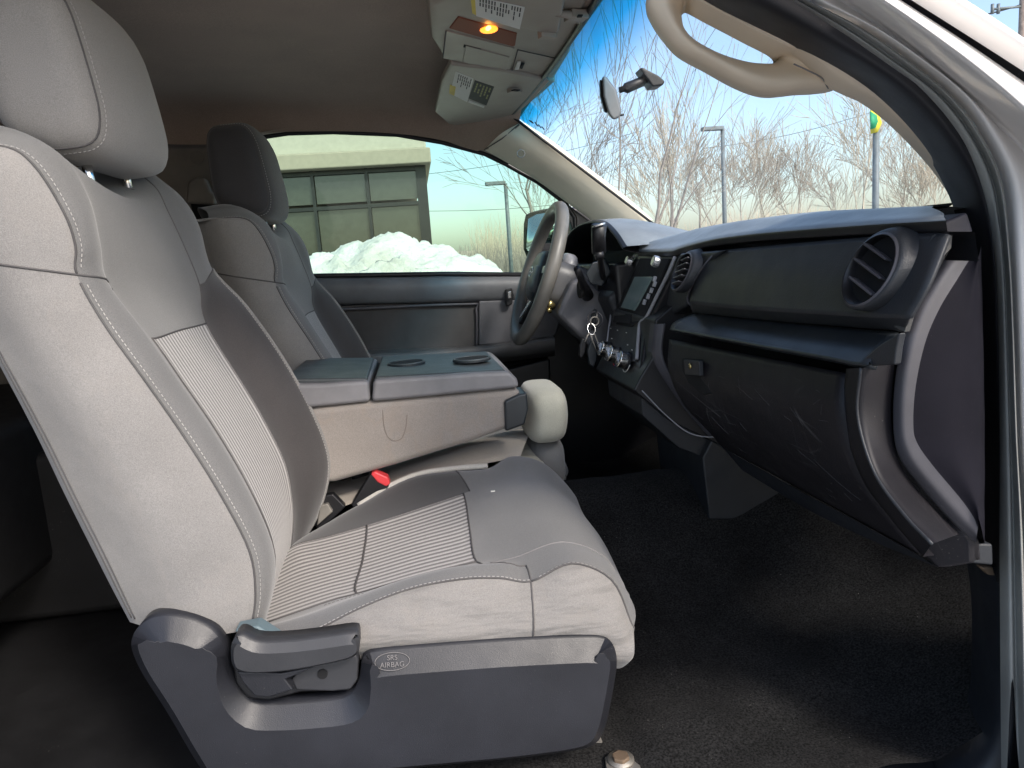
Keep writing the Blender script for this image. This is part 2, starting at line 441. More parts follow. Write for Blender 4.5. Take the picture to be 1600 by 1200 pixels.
M['steel'] = plastic('dull_steel', (.30, .28, .25), .5, gs=.5, metallic=.6, var=.4, dust=.6)
M['belt'] = plastic('belt_trim', (.20, .175, .15), .6)
M['beltplug'] = plastic('belt_trim_plug', (.17, .15, .13), .6)
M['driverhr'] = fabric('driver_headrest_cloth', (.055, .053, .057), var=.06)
m_, t_, b_, o_ = newmat('lit_lens'); tc = N(t_, 'ShaderNodeTexCoord')
b_.inputs['Base Color'].default_value = (.22, .07, .04, 1); b_.inputs['Roughness'].default_value = .2; b_.inputs['Roughness'].default_value = .6; b_.inputs['Specular IOR Level'].default_value = .15; M['lens'] = m_
m_, t_, b_, o_ = newmat('lamp_glow'); b_.inputs['Base Color'].default_value = (.9, .3, .05, 1); b_.inputs['Emission Color'].default_value = (1, .24, .02, 1); b_.inputs['Emission Strength'].default_value = 1.6; M['bulb'] = m_
m_, t_, b_, o_ = newmat('lamp_core'); b_.inputs['Emission Color'].default_value = (1, .5, .10, 1); b_.inputs['Emission Strength'].default_value = 3; M['core'] = m_
M['wind'] = glass('windscreen_glass', (.93, .96, .97), band=True, refl=.4)
M['green'] = glass('door_glass_green', (.62, .79, .67), refl=.35)
m_, t_, b_, o_ = newmat('mirror_glass'); b_.inputs['Base Color'].default_value = (.62, .72, .62, 1); b_.inputs['Metallic'].default_value = 1; b_.inputs['Roughness'].default_value = .03; M['mirror'] = m_

# ================================================================== PASSENGER SEAT
def seat_build():
    loc = W(-.2, 1.15, -.62)
    S_ = thing('front_seat', 'grey cloth front passenger seat nearest the open door, with pale striped insert', 'seat', loc, 'front seats of the cab')
    # keys bottom -> top
    Rk = [(203, 972), (178, 925), (145, 860), (100, 770), (57, 680), (0, 572), (-50, 480), (-95, 395), (-122, 345), (-140, 300), (-145, 262), (-135, 235)]
    Sk = [(392, 984), (399, 930), (390, 862), (347, 777), (291, 687), (226, 594), (162, 505), (120, 429), (118, 385), (100, 332), (52, 257), (0, 228)]
    Bk = [(408, 976), (427, 905), (424, 845), (388, 762), (337, 674), (285, 598), (237, 529), (175, 452), (160, 385), (142, 308), (101, 247), (0, 205)]
    Fk = [(452, 880), (458, 820), (457, 780), (446, 724), (415, 660), (385, 608), (322, 505), (312, 446), (290, 390), (262, 330), (240, 290), (190, 262)]
    Gk = [(478, 838), (498, 800), (513, 745), (510, 700), (486, 640), (442, 560), (384, 478), (331, 420), (312, 355), (292, 318), (262, 290), (205, 256)]
    R = C(Rk, Y=.925); S = C(Sk, Y=.90); B = C(Bk, Y=.985); Fr = C(Fk, Y=1.29); G = C(Gk, Y=1.385)
    bul = [(a+b)/2 + Vector((0, -.028, 0)) for a, b in zip(R, S)]
    rid = [(a*.45+b*.55) + Vector((.012, -.004, .004)) for a, b in zip(S, B)]
    m1 = [a.lerp(b, .5)+Vector((-.004, 0, 0)) for a, b in zip(B, Fr)]
    m1[9] += Vector((.01, 0, -.005)); m1[10] = P(190, 308, Y=1.14)+Vector((-.005, 0, 0)); m1[11] = m1[10]+Vector((-.10, 0, .0))
    m1[8] += Vector((.01, 0, 0))
    f2 = [a.lerp(b, .5)+Vector((.006, 0, .002)) for a, b in zip(Fr, G)]
    H = [g+Vector((-.03, .035, 0)) for g in G]; Hr = [Vector((r.x, 1.42, r.z)) for r in R]
    H2 = [(a+b)/2+Vector((0, .02, 0)) for a, b in zip(H, Hr)]
    # top cap: extend every curve back over the shoulder
    def cap(c, dx, dz): return c+[c[-1]+Vector((dx, 0, dz))]
    NV = 61
    cur = [Hr, R, bul, S, rid, B, m1, Fr, f2, G, H, H2, Hr]
    ext = [(-.0, -.03), (-.01, -.01), (-.06, -.01), (-.07, 0), (-.07, .0), (-.07, -.004), (-.03, -.01), (-.08, -.004), (-.08, 0), (-.08, -.01), (-.05, -.02), (-.02, -.02), (0, -.03)]
    cur = [resample(cap(c, *e), NV, False) for c, e in zip(cur, ext)]
    # material zones: upper part is plain, lower part has the ribbed insert
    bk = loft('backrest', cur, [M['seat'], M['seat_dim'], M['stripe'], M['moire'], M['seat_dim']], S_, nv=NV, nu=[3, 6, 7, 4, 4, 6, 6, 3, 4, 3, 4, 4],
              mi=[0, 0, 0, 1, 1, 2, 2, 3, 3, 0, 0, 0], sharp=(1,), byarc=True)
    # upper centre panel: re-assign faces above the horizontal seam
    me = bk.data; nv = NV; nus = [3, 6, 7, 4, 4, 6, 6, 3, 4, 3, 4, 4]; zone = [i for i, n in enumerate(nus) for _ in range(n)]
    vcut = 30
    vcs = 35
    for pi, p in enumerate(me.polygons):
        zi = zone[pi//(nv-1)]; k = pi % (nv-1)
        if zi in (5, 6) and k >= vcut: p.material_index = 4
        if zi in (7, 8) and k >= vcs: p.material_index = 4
    tube('seam', along(bk, 3, 1, 34), .0013, M['seam'], bk, sides=5)
    tube('seam', along(bk, 3, 35, 59), .0013, M['seam'], bk, sides=5)
    stitches('stitching', smooth_curve(along(bk, 3, 1, 34, .55, .0008), 60), M['thread'], bk)
    stitches('stitching', smooth_curve(along(bk, 3, 36, 58, .55, .0008), 30), M['thread'], bk)
    tube('seam', across(bk, 1, 5, 35), .0014, M['seam'], bk, sides=5)
    tube('seam', across(bk, 5, 7, 30), .0014, M['seam'], bk, sides=5)
    tube('seam', across(bk, 7, 9, 35), .0012, M['seam'], bk, sides=5)
    tube('seam', along(bk, 7, 30, 55), .0012, M['seam'], bk, sides=5)
    tube('seam', along(bk, 5, 1, 30), .0019, M['seam'], bk, sides=5)
    tube('seam', along(bk, 7, 1, 30), .0012, M['seam'], bk, sides=5)
    tube('piping', along(bk, 9, 0, 35, 0, .0), .0032, M['seat'], bk, sides=6)
    stitches('stitching', smooth_curve(along(bk, 9, 1, 35, -.45, .0008), 50), M['thread'], bk)
    tube('seam', along(bk, 1, 1, 34, .55, .0004), .0012, M['seam'], bk, sides=5)
    tube('seam', along(bk, 1, 1, 34, .95, .0004), .0012, M['seam'], bk, sides=5)
    # small dimple fold is bump work; headrest posts
    for px, yy in ((168, 1.08), (222, 1.24)):
        a = P(px, 300, Y=yy)+Vector((-.018, 0, -.03)); b = a+Vector((-.004, 0, .10))
        tube('headrest_post', [a, b], .0065, M['chrome'], S_, sides=12)
        v, f = disc(a+Vector((0, 0, .026)), Vector((0, 0, 1)), .013, .008); mk('post_collar', v, f, M['black'], S_, bevel=.002)
    # ---- cushion
    L = [(372, 1010), (470, 1020), (560, 1022), (640, 1022), (720, 1018), (780, 1012), (832, 1008), (890, 1010), (945, 1028), (976, 1036)]
    S1 = [(420, 1004), (478, 992), (560, 951), (640, 920), (720, 905), (780, 903), (830, 908), (893, 880), (955, 905), (984, 968)]
    T = [(420, 978), (480, 963), (560, 932), (640, 902), (720, 884), (790, 880), (822, 884), (900, 862), (962, 893), (985, 940)]
    I = [(408, 976), (470, 955), (520, 938), (558, 928), (655, 900), (745, 878), (800, 862), (870, 838), (935, 858), (968, 905)]
    J = [(440, 866), (465, 850), (505, 840), (573, 821), (650, 796), (724, 771), (765, 757), (820, 742), (868, 762), (905, 795)]
    K = [(458, 855), (485, 835), (520, 812), (562, 788), (638, 748), (700, 737), (762, 732), (800, 713), (850, 724), (892, 765)]
    Lc = C(L, Y=.88); Sc = C(S1, Y=.895); Tc = C(T, Y=.93); Ic = C(I, Y=.985); Jc = C(J, Y=1.28); Kc = C(K, Y=1.385)
    mid = [(a+b)/2+Vector((0, -.014, -.002)) for a, b in zip(Lc, Sc)]
    Kd = [k+Vector((0, .03, -.04)) for k in Kc]; Ke = [k+Vector((0, .03, -.16)) for k in Kc]
    Lb = [l+Vector((-.004, .012, -.014)) for l in Lc]
    cm = [a.lerp(b, .5)+Vector((0, 0, -.006 if i < 6 else .012)) for i, (a, b) in enumerate(zip(Ic, Jc))]
    # roll the front down
    def front(c, dz=.13, s=.03):
        e = c[-1]; ze = CAMZ-.515; return c+[Vector((max(e.x, .262-.02*abs(e.y-1.14)/.25)+s*.25, e.y, (e.z*.55+ze*.45))), Vector((.232, e.y, ze))]
    cur2 = [front(c, d, s) for c, d, s in ((Lb, .03, .0), (Lc, .05, .002), (mid, .06, .004), (Sc, .11, .016), (Tc, .13, .02), (Ic, .15, .03), (cm, .17, .035), (Jc, .17, .03), (Kc, .17, .02), (Kd, .15, .0), (Ke, .05, 0))]
    NC = 56
    cur2 = [resample(c, NC, False) for c in cur2]
    nus2 = [2, 4, 4, 4, 4, 6, 6, 5, 3, 2]
    cu = loft('seat_cushion', cur2, [M['seatside'], M['seat_dim'], M['stripe_c'], M['seat_dark'], M['seat_dim']], S_, nv=NC, nu=nus2, mi=[0, 0, 0, 1, 1, 2, 2, 3, 0, 0], sharp=(3,))
    zone = [i for i, n in enumerate(nus2) for _ in range(n)]
    for pi, p in enumerate(cu.data.polygons):
        zi = zone[pi//(NC-1)]; k = pi % (NC-1); key = k/(NC-1)*11
        if zi in (4, 5, 6) and key >= 5.0: p.material_index = 4
        if zi in (3,) and key >= 6.0: p.material_index = 4
        if zi == 7 and key >= 5.2: p.material_index = 4
        if zi in (1, 2) and key >= 6: p.material_index = 0
    tube('seam', along(cu, 3, 3, 30), .0013, M['seam'], cu, sides=5)
    tube('seam', along(cu, 3, 30, 53), .0015, M['seam'], cu, sides=5)
    stitches('stitching', smooth_curve(along(cu, 3, 5, 30, .35, .0008), 40), M['thread'], cu)
    stitches('stitching', smooth_curve(along(cu, 3, 31, 50, .35, .0008), 30), M['thread'], cu)
    tube('seam', along(cu, 5, 1, 25), .0017, M['seam'], cu, sides=5)
    stitches('stitching', smooth_curve(along(cu, 5, 8, 25, -.6, .0008), 30), M['seam'], cu)
    tube('seam', across(cu, 1, 4, 30), .0013, M['seam'], cu, sides=5)
    tube('seam', along(cu, 4, 25, 30), .0012, M['seam'], cu, sides=5)
    tube('seam', across(cu, 4, 7, 25), .0015, M['seam'], cu, sides=5)
    tube('seam', across(cu, 7, 8, 26), .0013, M['seam'], cu, sides=5)
    tube('seam', across(cu, 5, 7, 15), .0018, M['seam'], cu, sides=5)
    tube('seam', along(cu, 7, 1, 25), .0012, M['seam'], cu, sides=5)
    tube('seam', along(cu, 5, 26, 52, -.9), .0011, M['seam_soft'], cu, sides=5)
    v, f = box(P(771, 778, Y=1.20)+Vector((0, 0, .012)), (.0035, .002, .0008)); mk('lint_fleck', v, f, M['white'], cu, smooth=False)
    tube('piping', smooth_curve([P(560, 790, Y=1.385), P(600, 764, Y=1.39), P(650, 742, Y=1.395), P(700, 733, Y=1.395), P(762, 728, Y=1.39)], 30), .0055, M['piping'], cu, sides=8)
    # ---- headrest
    def hw(p):
        q = p.copy()
        tz = (q.z+1)/2
        q.x = q.x*(1.0-.22*tz*tz)-.10*tz
        q.x -= .12*max(0, p.x)*max(0, abs(q.z)-.5)
        q.x += .14*(1-p.y*p.y)*max(0, p.x)
        q.z += .30*max(0, -p.x)*max(0, -p.z)*.9
        return q
    hc = W(-.430, 1.15, .278); hh = (.068, .150, .114); hR = Matrix.Rotation(math.radians(-3), 3, 'Y')
    hr = superbox('headrest', hc, hh, 5.0, M['hr'], S_, n=16, warp=hw, R=hR)
    def hpt(y, a, out=0):
        e = 5.0; p = Vector((math.cos(a), 0, math.sin(a)))
        k = (abs(p.x)**e+abs(p.z)**e)/(1-abs(y)**e); p = p/(k**(1/e)); p.y = y; p = hw(p)
        q = Vector((p.x*hh[0], p.y*hh[1], p.z*hh[2])); q = hc+hR @ q
        return q+(C0-q).normalized()*out
    tube('seam', [hpt(-.86, math.radians(a)) for a in range(0, 360, 4)], .0014, M['seam'], hr, sides=5, closed=True)
    stitches('stitching', smooth_curve([hpt(-.80, math.radians(a), .0008) for a in range(-88, 110, 4)], 60), M['thread'], hr)
    # ---- plastic side trim
    ol = [(203, 1010), (210, 985), (232, 966), (262, 961), (300, 968), (335, 985), (352, 1012), (356, 1050), (372, 1082), (398, 1102), (450, 1101), (530, 1094), (552, 1085), (562, 1060), (566, 1022), (600, 1016), (700, 1008), (800, 1001), (900, 996), (945, 996), (960, 1008), (965, 1035), (958, 1080), (947, 1135), (935, 1160), (910, 1172), (800, 1186), (640, 1200), (500, 1215), (330, 1225), (300, 1180), (260, 1110), (220, 1050)]
    ol = chaikin(ol)
    def inset(pts, base, up, side=8):
        out = []; n = len(pts)
        for i in range(n):
            (x0, y0), (x1, y1) = pts[i-1], pts[(i+1) % n]; dx, dy = x1-x0, y1-y0; L_ = math.hypot(dx, dy); nx_, ny_ = dy/L_, -dx/L_
            d = base+up*max(0, -ny_)+side*abs(nx_); out.append((pts[i][0]-nx_*d, pts[i][1]-ny_*d))
        return out
    ins_ = inset(ol, 2, 38)
    fr0 = [P(x, y, Y=.850) for x, y in ins_]; bk0 = [P(x, y, Y=.867) for x, y in ol]
    tr = prism('side_trim', fr0, [b-a for a, b in zip(fr0, bk0)], M['trim'], S_, bevel=.0045, seg=4, ang=16)
    prism('trim_back', bk0, Vector((0, .035, 0)), M['trim'], tr, bevel=0)
    # raised rounded lip on the top edge of the trim and round the pivot
    lip = [P(x, y, Y=.872) for x, y in ((566, 1020), (600, 1017), (700, 1009), (800, 1002), (900, 997), (945, 998), (962, 1012))]
    # recess panel under the lever, with the screw hole
    rp = [P(x, y, Y=.872) for x, y in ((400, 1045), (556, 1020), (562, 1030), (558, 1066), (545, 1080), (470, 1082), (420, 1095), (385, 1092), (368, 1068), (362, 1030))]
    prism('lever_recess', rp, Vector((0, .03, 0)), M['black'], S_, bevel=.003)
    pl = [P(x, y, Y=.860) for x, y in ((455, 1062), (470, 1040), (556, 1022), (560, 1030), (559, 1062), (548, 1078), (520, 1081), (462, 1079))]
    lp = prism('recess_plate', pl, Vector((0, .02, 0)), M['trimhandle'], S_, bevel=.003)
    v, f = disc(P(504, 1053, Y=.8595), Vector((0, -1, 0)), .0062, .0012, 20); mk('screw_hole', v, f, M['void'], lp, smooth=False)
    lv = [P(x, y, Y=.835) for x, y in ((360, 1006), (372, 990), (400, 1006), (450, 1004), (500, 998), (558, 989), (561, 1000), (561, 1026), (500, 1040), (440, 1050), (385, 1052), (362, 1044))]
    lvp = chaikin([(360, 1006), (372, 990), (400, 1006), (450, 1004), (500, 998), (558, 989), (561, 1000), (561, 1026), (500, 1040), (440, 1050), (385, 1052), (362, 1044)]); lv = [P(x, y, Y=.8385) for x, y in lvp]
    lv2 = [P(x, y, Y=.832) for x, y in inset(lvp, 1, 15, 3)]
    le = prism('recline_lever', lv2, [q-p for p, q in zip(lv2, lv)], M['trimhandle'], S_, bevel=.0025, seg=3, ang=16)
    prism('lever_body', lv, Vector((0, .03, 0)), M['trimhandle'], le, bevel=0)
    lb = [P(x, y, Y=.845) for x, y in ((370, 1050), (440, 1052), (500, 1040), (446, 1062), (458, 1078), (420, 1090), (398, 1088), (380, 1068))]
    prism('lever_tongue', lb, Vector((0, .02, 0)), M['trim'], le, bevel=.002)
    cl = [P(x, y, Y=.868) for x, y in ((366, 985), (402, 978), (436, 1000), (402, 1010), (384, 1010))]
    prism('clip', cl, Vector((0, .025, .0)), M['blueclip'], S_, bevel=.003)
    # oval airbag mark moulded in the trim
    e0 = P(613, 1015, Y=.867); e1 = P(613, 1053, Y=.850); ln = Vector((0, -(e0.z-e1.z), e0.y-e1.y)).normalized()
    ln = Vector((0, -abs(ln.y), abs(ln.z))); oc = e0.lerp(e1, .50)+ln*.0016
    xd = (P(640, 1036, Y=.865)-P(570, 1041, Y=.865)).normalized(); R2 = orient(xd, ln)
    ring = [oc+R2 @ Vector((math.cos(a)*.021, math.sin(a)*.0105, 0)) for a in [2*math.pi*k/40 for k in range(40)]]
    ov = tube('airbag_emblem', ring, .0005, M['seam_soft'], tr, sides=5, closed=True)
    text('lettering', 'SRS', oc+R2 @ Vector((0, .0042, .0)), xd, ln, .0085, M['seam_soft'], tr)
    text('lettering', 'AIRBAG', oc+R2 @ Vector((0, -.0040, .0)), xd, ln, .0085, M['seam_soft'], tr)
    # seat pan under the cushion, rails and the bolt
    prism('seat_pan', [P(x, y, Y=.90) for x, y in ((330, 1085), (930, 1085), (930, 1130), (335, 1160))], Vector((0, .47, 0)), M['void'], S_, bevel=0)
    a = P(925, 1160, Y=.93); b = P(950, 1230, Y=.93)
    prism('front_bracket', [P(922, 1155, Y=.93), P(938, 1150, Y=.93), P(962, 1215, Y=.93), P(940, 1225, Y=.93)], Vector((0, .03, 0)), M['steel'], S_, bevel=.002)
    fp = prism('bracket_foot', [P(x, y, Z=-.672) for x, y in ((945, 1182), (972, 1172), (1000, 1195), (1010, 1230), (950, 1230))], Vector((0, 0, -.008)), M['steel'], S_, bevel=.002)
    v, f = disc(P(970, 1188, Z=-.672), Vector((0, 0, 1)), .0125, .008, 6); mk('bolt', v, f, M['rust'], fp, bevel=.002)
    v, f = disc(P(970, 1188, Z=-.672), Vector((0, 0, 1)), .018, .003, 20); mk('washer', v, f, M['steel'], fp)
    for dy in (.98, 1.36):
        v, f = box(W(-.02, dy, -.655), (.24, .018, .02)); mk('rail', v, f, M['steel'], S_, smooth=False, bevel=.003)
    return S_
seat = seat_build()
def copy_tree(o, parent=None):
    c = o.copy(); COL.objects.link(c); c.parent = parent
    for ch in list(o.children): copy_tree(ch, c)
    return c
drv = copy_tree(seat)
drv.location = seat.location+Vector((.072, .80, -.028))
OFF[drv.name] = tuple(drv.location)
drv['label'] = 'dark shaded driver seat standing beside the steering wheel, behind the armrest'
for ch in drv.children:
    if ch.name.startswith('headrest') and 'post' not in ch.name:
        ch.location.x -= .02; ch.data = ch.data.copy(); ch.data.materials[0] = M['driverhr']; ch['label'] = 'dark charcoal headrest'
    for nm in ('side_trim', 'clip', 'recess_plate', 'screw_hole'):
        pass

# ================================================================== MIDDLE SEAT / CONSOLE
con = thing('folded_armrest', 'folded middle seatback with plastic cup holder lid and stained beige cloth side', 'armrest', W(.02, 1.55, -.5))
YN, YF = 1.385, 1.73
body = [(470, 640), (560, 630), (700, 618), (812, 606), (818, 640), (800, 668), (740, 690), (620, 727), (515, 757), (480, 740), (440, 700)]
prism('cloth_body', [P(x, y, Y=YN) for x, y in body], Vector((0, YF-YN, 0)), M['beige'], con, bevel=.014, seg=4)
def slab(name, ol, z0, ext, mat, parent, bevel=.006, **kw):
    return prism(name, ol, ext, mat, parent, bevel=bevel, **kw)
# lid: two boxes of plastic, each profile seen from the side then pushed across
lid1 = [(440, 600), (500, 600), (576, 595), (579, 628), (560, 630), (470, 639), (440, 641)]
prism('lid', [P(x, y, Y=YN-.004) for x, y in lid1], Vector((0, YF-YN+.01, 0)), M['console_s'], con, bevel=.008, seg=4)
lid2 = [(583, 594), (640, 590), (740, 583), (795, 581), (808, 592), (812, 606), (700, 617), (620, 625), (581, 628)]
l2 = prism('lid', [P(x, y, Y=YN-.006) for x, y in lid2], Vector((0, YF-YN+.014, 0)), M['console_s'], con, bevel=.008, seg=4)
# dark top skins
zt = P(700, 586, Y=YN).z
def topskin(name, x0, x1, dz):
    a0 = P(x0, 595, Y=YN).x; a1 = P(x1, 590, Y=YN).x
    z0 = P(x0, 598 if x0 < 580 else 594, Y=YN).z; z1 = P(x1, 596 if x1 < 580 else 583, Y=YN).z
    q = [Vector((a0, YN+.012, z0+dz)), Vector((a1, YN+.012, z1+dz)), Vector((a1-.004, YF-.004, z1+dz)), Vector((a0, YF-.004, z0+dz))]
    return prism(name, q, Vector((0, 0, -.010)), M['console'], con, bevel=.004, seg=3), z0+dz, z1+dz, a0, a1
sk1 = topskin('lid_top', 440, 573, .005)
sk2 = topskin('lid_top', 586, 792, .005)
zc = (sk2[1]+sk2[2])/2
for k, (px, py) in enumerate(((635, 569), (737, 563))):
    c = P(px, py, Z=zc-CAMZ+.002)
    for rr, hh, mt in ((.040, .0015, 'shelf'), (.034, .0022, 'void')):
        v, f = disc(c, Vector((0, 0, 1)), rr, hh+.002, 32); mk('cup_holder', v, f, M[mt], l2, smooth=False)
    ring = [c+Vector((math.cos(a)*.037, math.sin(a)*.037, .004)) for a in [2*math.pi*i/32 for i in range(32)]]
    tube('cup_ring', ring, .0022, M['console'], l2, sides=6, closed=True)
tube('drip_stain', smooth_curve([P(x, y, Y=YN-.0002) for x, y in ((598, 640), (600, 665), (606, 682), (617, 689), (628, 684), (634, 668), (636, 648))], 30), .0009, plastic('drip_stain_brown', (.23, .195, .17), .9, gs=0), con, sides=6)
prism('hinge_cover', [P(x, y, Y=YN-.01) for x, y in ((788, 627), (812, 616), (824, 614), (826, 640), (820, 664), (790, 675))], Vector((0, .08, 0)), M['shelf'], con, bevel=.005)
# middle headrest hanging over the front
mh = thing('middle_headrest', 'small cream middle headrest hanging off the front of the folded armrest', 'headrest', W(.31, 1.5, -.4))
superbox('cushion', P(848, 640, Y=1.52), (.042, .11, .058), 3.6, M['olive'], mh, n=10, warp=lambda p: Vector((p.x+(.25 if p.z < 0 else .0)*p.z*.6, p.y, p.z)))
superbox('lower_pad', P(848, 708, Y=1.56), (.035, .12, .05), 4, M['seat_dim'], mh, n=8)
mc = thing('middle_seat_cushion', 'beige cloth middle seat cushion under the folded armrest', 'seat', W(.1, 1.55, -.55))
loft('cushion', [C([(500, 800), (540, 790), (620, 760), (700, 735), (770, 722), (812, 715)], Y=1.40), C([(505, 790), (560, 775), (640, 748), (720, 722), (790, 706), (818, 700)], Y=1.42),
     C([(510, 770), (560, 758), (640, 730), (730, 700), (800, 684), (826, 680)], Y=1.5), C([(510, 745), (560, 740), (640, 715), (730, 690), (800, 672), (830, 672)], Y=1.75)], M['beige2'], mc, nv=24, nu=4)
superbox('front_roll', P(812, 712, Y=1.55)+Vector((0, 0, -.02)), (.05, .15, .045), 3, M['olive'], mc, n=8)
# buckle
bk = thing('seat_belt_buckle', 'black seat belt buckle with red release button beside the passenger cushion', 'buckle', P(560, 790, Y=1.40))
d0 = P(550, 792, Y=1.395); d1 = P(594, 748, Y=1.395); ax = (d1-d0).normalized(); nn = ax.cross(Vector((0, 1, 0)))
prism('housing', [P(x, y, Y=1.385) for x, y in ((548, 790), (578, 742), (588, 738), (609, 758), (607, 768), (560, 800))], Vector((0, .03, 0)), M['black'], bk, bevel=.004)
prism('release_button', [P(x, y, Y=1.383) for x, y in ((579, 741), (586, 737), (606, 746), (610, 756), (604, 761), (590, 754))], Vector((0, .026, 0)), M['red'], bk, bevel=.003)
bp = thing('buckle_anchor', 'metal and plastic buckle anchor in the gap beside the seat hinge', 'seat belt anchor', P(515, 800, Y=1.40))
prism('plate', [P(x, y, Y=1.39) for x, y in ((505, 775), (520, 772), (540, 792), (532, 800), (500, 830), (490, 820))], Vector((0, .02, 0)), M['black'], bp, bevel=.003)
prism('bracket', [P(x, y, Y=1.38) for x, y in ((500, 790), (512, 787), (520, 800), (495, 822))], Vector((0, .012, 0)), M['steel'], bp, bevel=.002)

# ================================================================== CAB SHELL
cab = thing('truck_cab', 'silver pickup truck cab seen through its open passenger door, dark floor and brown headliner', 'truck', W(0, 1.5, -.8))
# floor with tunnel hump
def fz(x, y):
    z = -.68
    h = math.exp(-((y-1.55)/.23)**2); z += .19*h*(1 if x < .9 else .8)
    if x > .62: z += (x-.62)*.5
    if x < -.35: z -= .0
    if y < .86: z += .0+max(0, (.86-y))**2*1.5
    z += .012*math.exp(-((y-.98-.35*(x-.5))/.05)**2)*(1 if .25 < x < .9 else 0)
    return z+.009*noise.noise(Vector((x*5, y*5, 0)))+.004*noise.noise(Vector((x*19, y*19, 3)))
nx, ny = 70, 50; V = []; Fc = []
for i in range(nx+1):
    for j in range(ny+1):
        x = -.30+1.45*i/nx; y = .79+1.59*j/ny; V.append(W(x, y, fz(x, y)))
for i in range(nx):
    for j in range(ny): a = i*(ny+1)+j; Fc.append((a, a+ny+1, a+ny+2, a+1))
mk('carpet', V, Fc, M['carpet'], cab)
v, f = box(W(-.85, 1.5, -.72), (.56, .86, .03)); mk('rear_floor', v, f, M['floorp'], cab, smooth=False, bevel=.005)
v, f = box(W(-.95, 1.95, -.50), (.30, .36, .18)); mk('rear_storage', v, f, M['floorp'], cab, smooth=False, bevel=.02)
mk('rear_bench_base', *box(W(-1.02, 1.45, -.40), (.22, .82, .16)), M['floorp'], cab, smooth=False, bevel=.03)
mk('rear_wall', *box(W(-1.42, 1.5, -.2), (.02, .9, .72)), M['floorp'], cab, smooth=False)
mk('firewall', *box(W(1.12, 1.5, -.4), (.02, .9, .42)), M['void'], cab, smooth=False)
mk('near_rear_side', *box(W(-1.1, .68, -.2), (.34, .02, .72)), M['floorp'], cab, smooth=False)
prism('far_quarter_panel', [W(-1.42, 2.36, -.75), W(-.50, 2.36, -.75), W(-.50, 2.36, -.02), W(-.50, 2.34, .40), W(-.50, 2.33, .50), W(-1.42, 2.33, .5)], Vector((0, .05, 0)), M['belt'], cab, bevel=.01)
# headliner
rail = [W(-1.42, 2.30, .47)]+C([(300, 226), (400, 209), (520, 205), (620, 209), (690, 219), (757, 236)], Y=2.28)+[P(812, 196, Y=2.15)]
hd = C([(812, 189, 2.15)])[0]
def hl(y, z, xf, zf): return [W(-1.42, y, z-.02), W(-.9, y, z), W(-.4, y, z), W(0, y, z-.002), W(.2, y, (z+zf)/2+.006), W(xf, y, zf)]
hcur = [hl(.70, .47, .28, .43), hl(.80, .50, .30, .42), hl(1.185, .505, .333, .41), hl(1.55, .505, .34, .41), hl(1.95, .50, .325, .408)]
hcur.append([W(-1.42, 2.2, .49), W(-.9, 2.2, .49), W(-.4, 2.2, .485), W(-.05, 2.2, .46), W(.12, 2.2, .435), hd+Vector((0, .0, .002))])
hcur.append(rail)
loft('headliner', hcur, M['liner'], cab, nv=40, nu=6)
wt = C([(396, 226), (410, 212), (450, 206), (520, 204), (620, 208), (690, 220), (757, 238), (790, 254)], Y=2.35)
loft('roof_side_rail', [C([(380, 212), (450, 200), (520, 198), (620, 202), (690, 212), (757, 228), (800, 246)], Y=2.27), C([(380, 216), (450, 205), (520, 203), (620, 207), (690, 218), (757, 235), (800, 256)], Y=2.30), wt], M['liner'], cab, nv=30, nu=3)
# roof skin above (keeps daylight out)
mk('roof_skin', *box(W(-.56, 1.5, .56), (.88, .90, .012)), M['paint'], cab, smooth=False, bevel=.01)
mk('roof_header', *box(W(.335, 1.5, .46), (.03, .8, .035)), M['liner'], cab, smooth=False, bevel=.01)
# windscreen border line (black frit) and glass
def wl(y, s):     # s 0 at the header .. 1 at the cowl
    b = 1-((y-1.5)/.72)**2
    xt = .312+.03*b; x = xt+(.86-xt)*s+.05*b*s*(1-s)*2; z = .652-.78*(x-.03*b-.03*b*s)
    ye = 1.5+(y-1.5)*(1+.10*s); return W(x, ye, z)
ys = [.86+(2.15-.86)*i/20 for i in range(21)]
glassc = [[wl(y, s) for y in ys] for s in (0, .2, .4, .6, .8, 1)]
ws = thing('windscreen', 'windscreen glass with blue shade band along its top edge', 'windscreen', W(.5, 1.5, .1))
loft('glass', glassc, M['wind'], ws, nv=21, nu=3)
ws.children[0].visible_shadow = True
tube('black_border', smooth_curve([wl(y, -.004)+Vector((-.004, 0, -.004)) for y in ys], 60), .006, M['black'], ws, sides=6)
tube('black_border', [wl(2.15, s)+Vector((-.006, 0, -.004)) for s in (0, .2, .4, .6, .8, 1)], .004, M['black'], ws, sides=6)
wb = PL(842, 193, wl(1.9, .1), Vector((.78, 0, 1)).normalized())
v, f = disc(P(835, 191, Y=2.11)+Vector((-.01, -.01, 0)), Vector((-.78, 0, -1)), .008, .0005, 18); mk('glass_mark', v, f, M['ink'], ws, smooth=False)
for k in range(3):
    c = P(843+k*5, 195+k*3, Y=2.09)+Vector((-.01, -.01, 0)); mk('glass_mark', *box(c, (.0005, .004, .006 if k else .008), Matrix.Rotation(-.65, 3, 'Y')), M['ink'], ws, smooth=False)
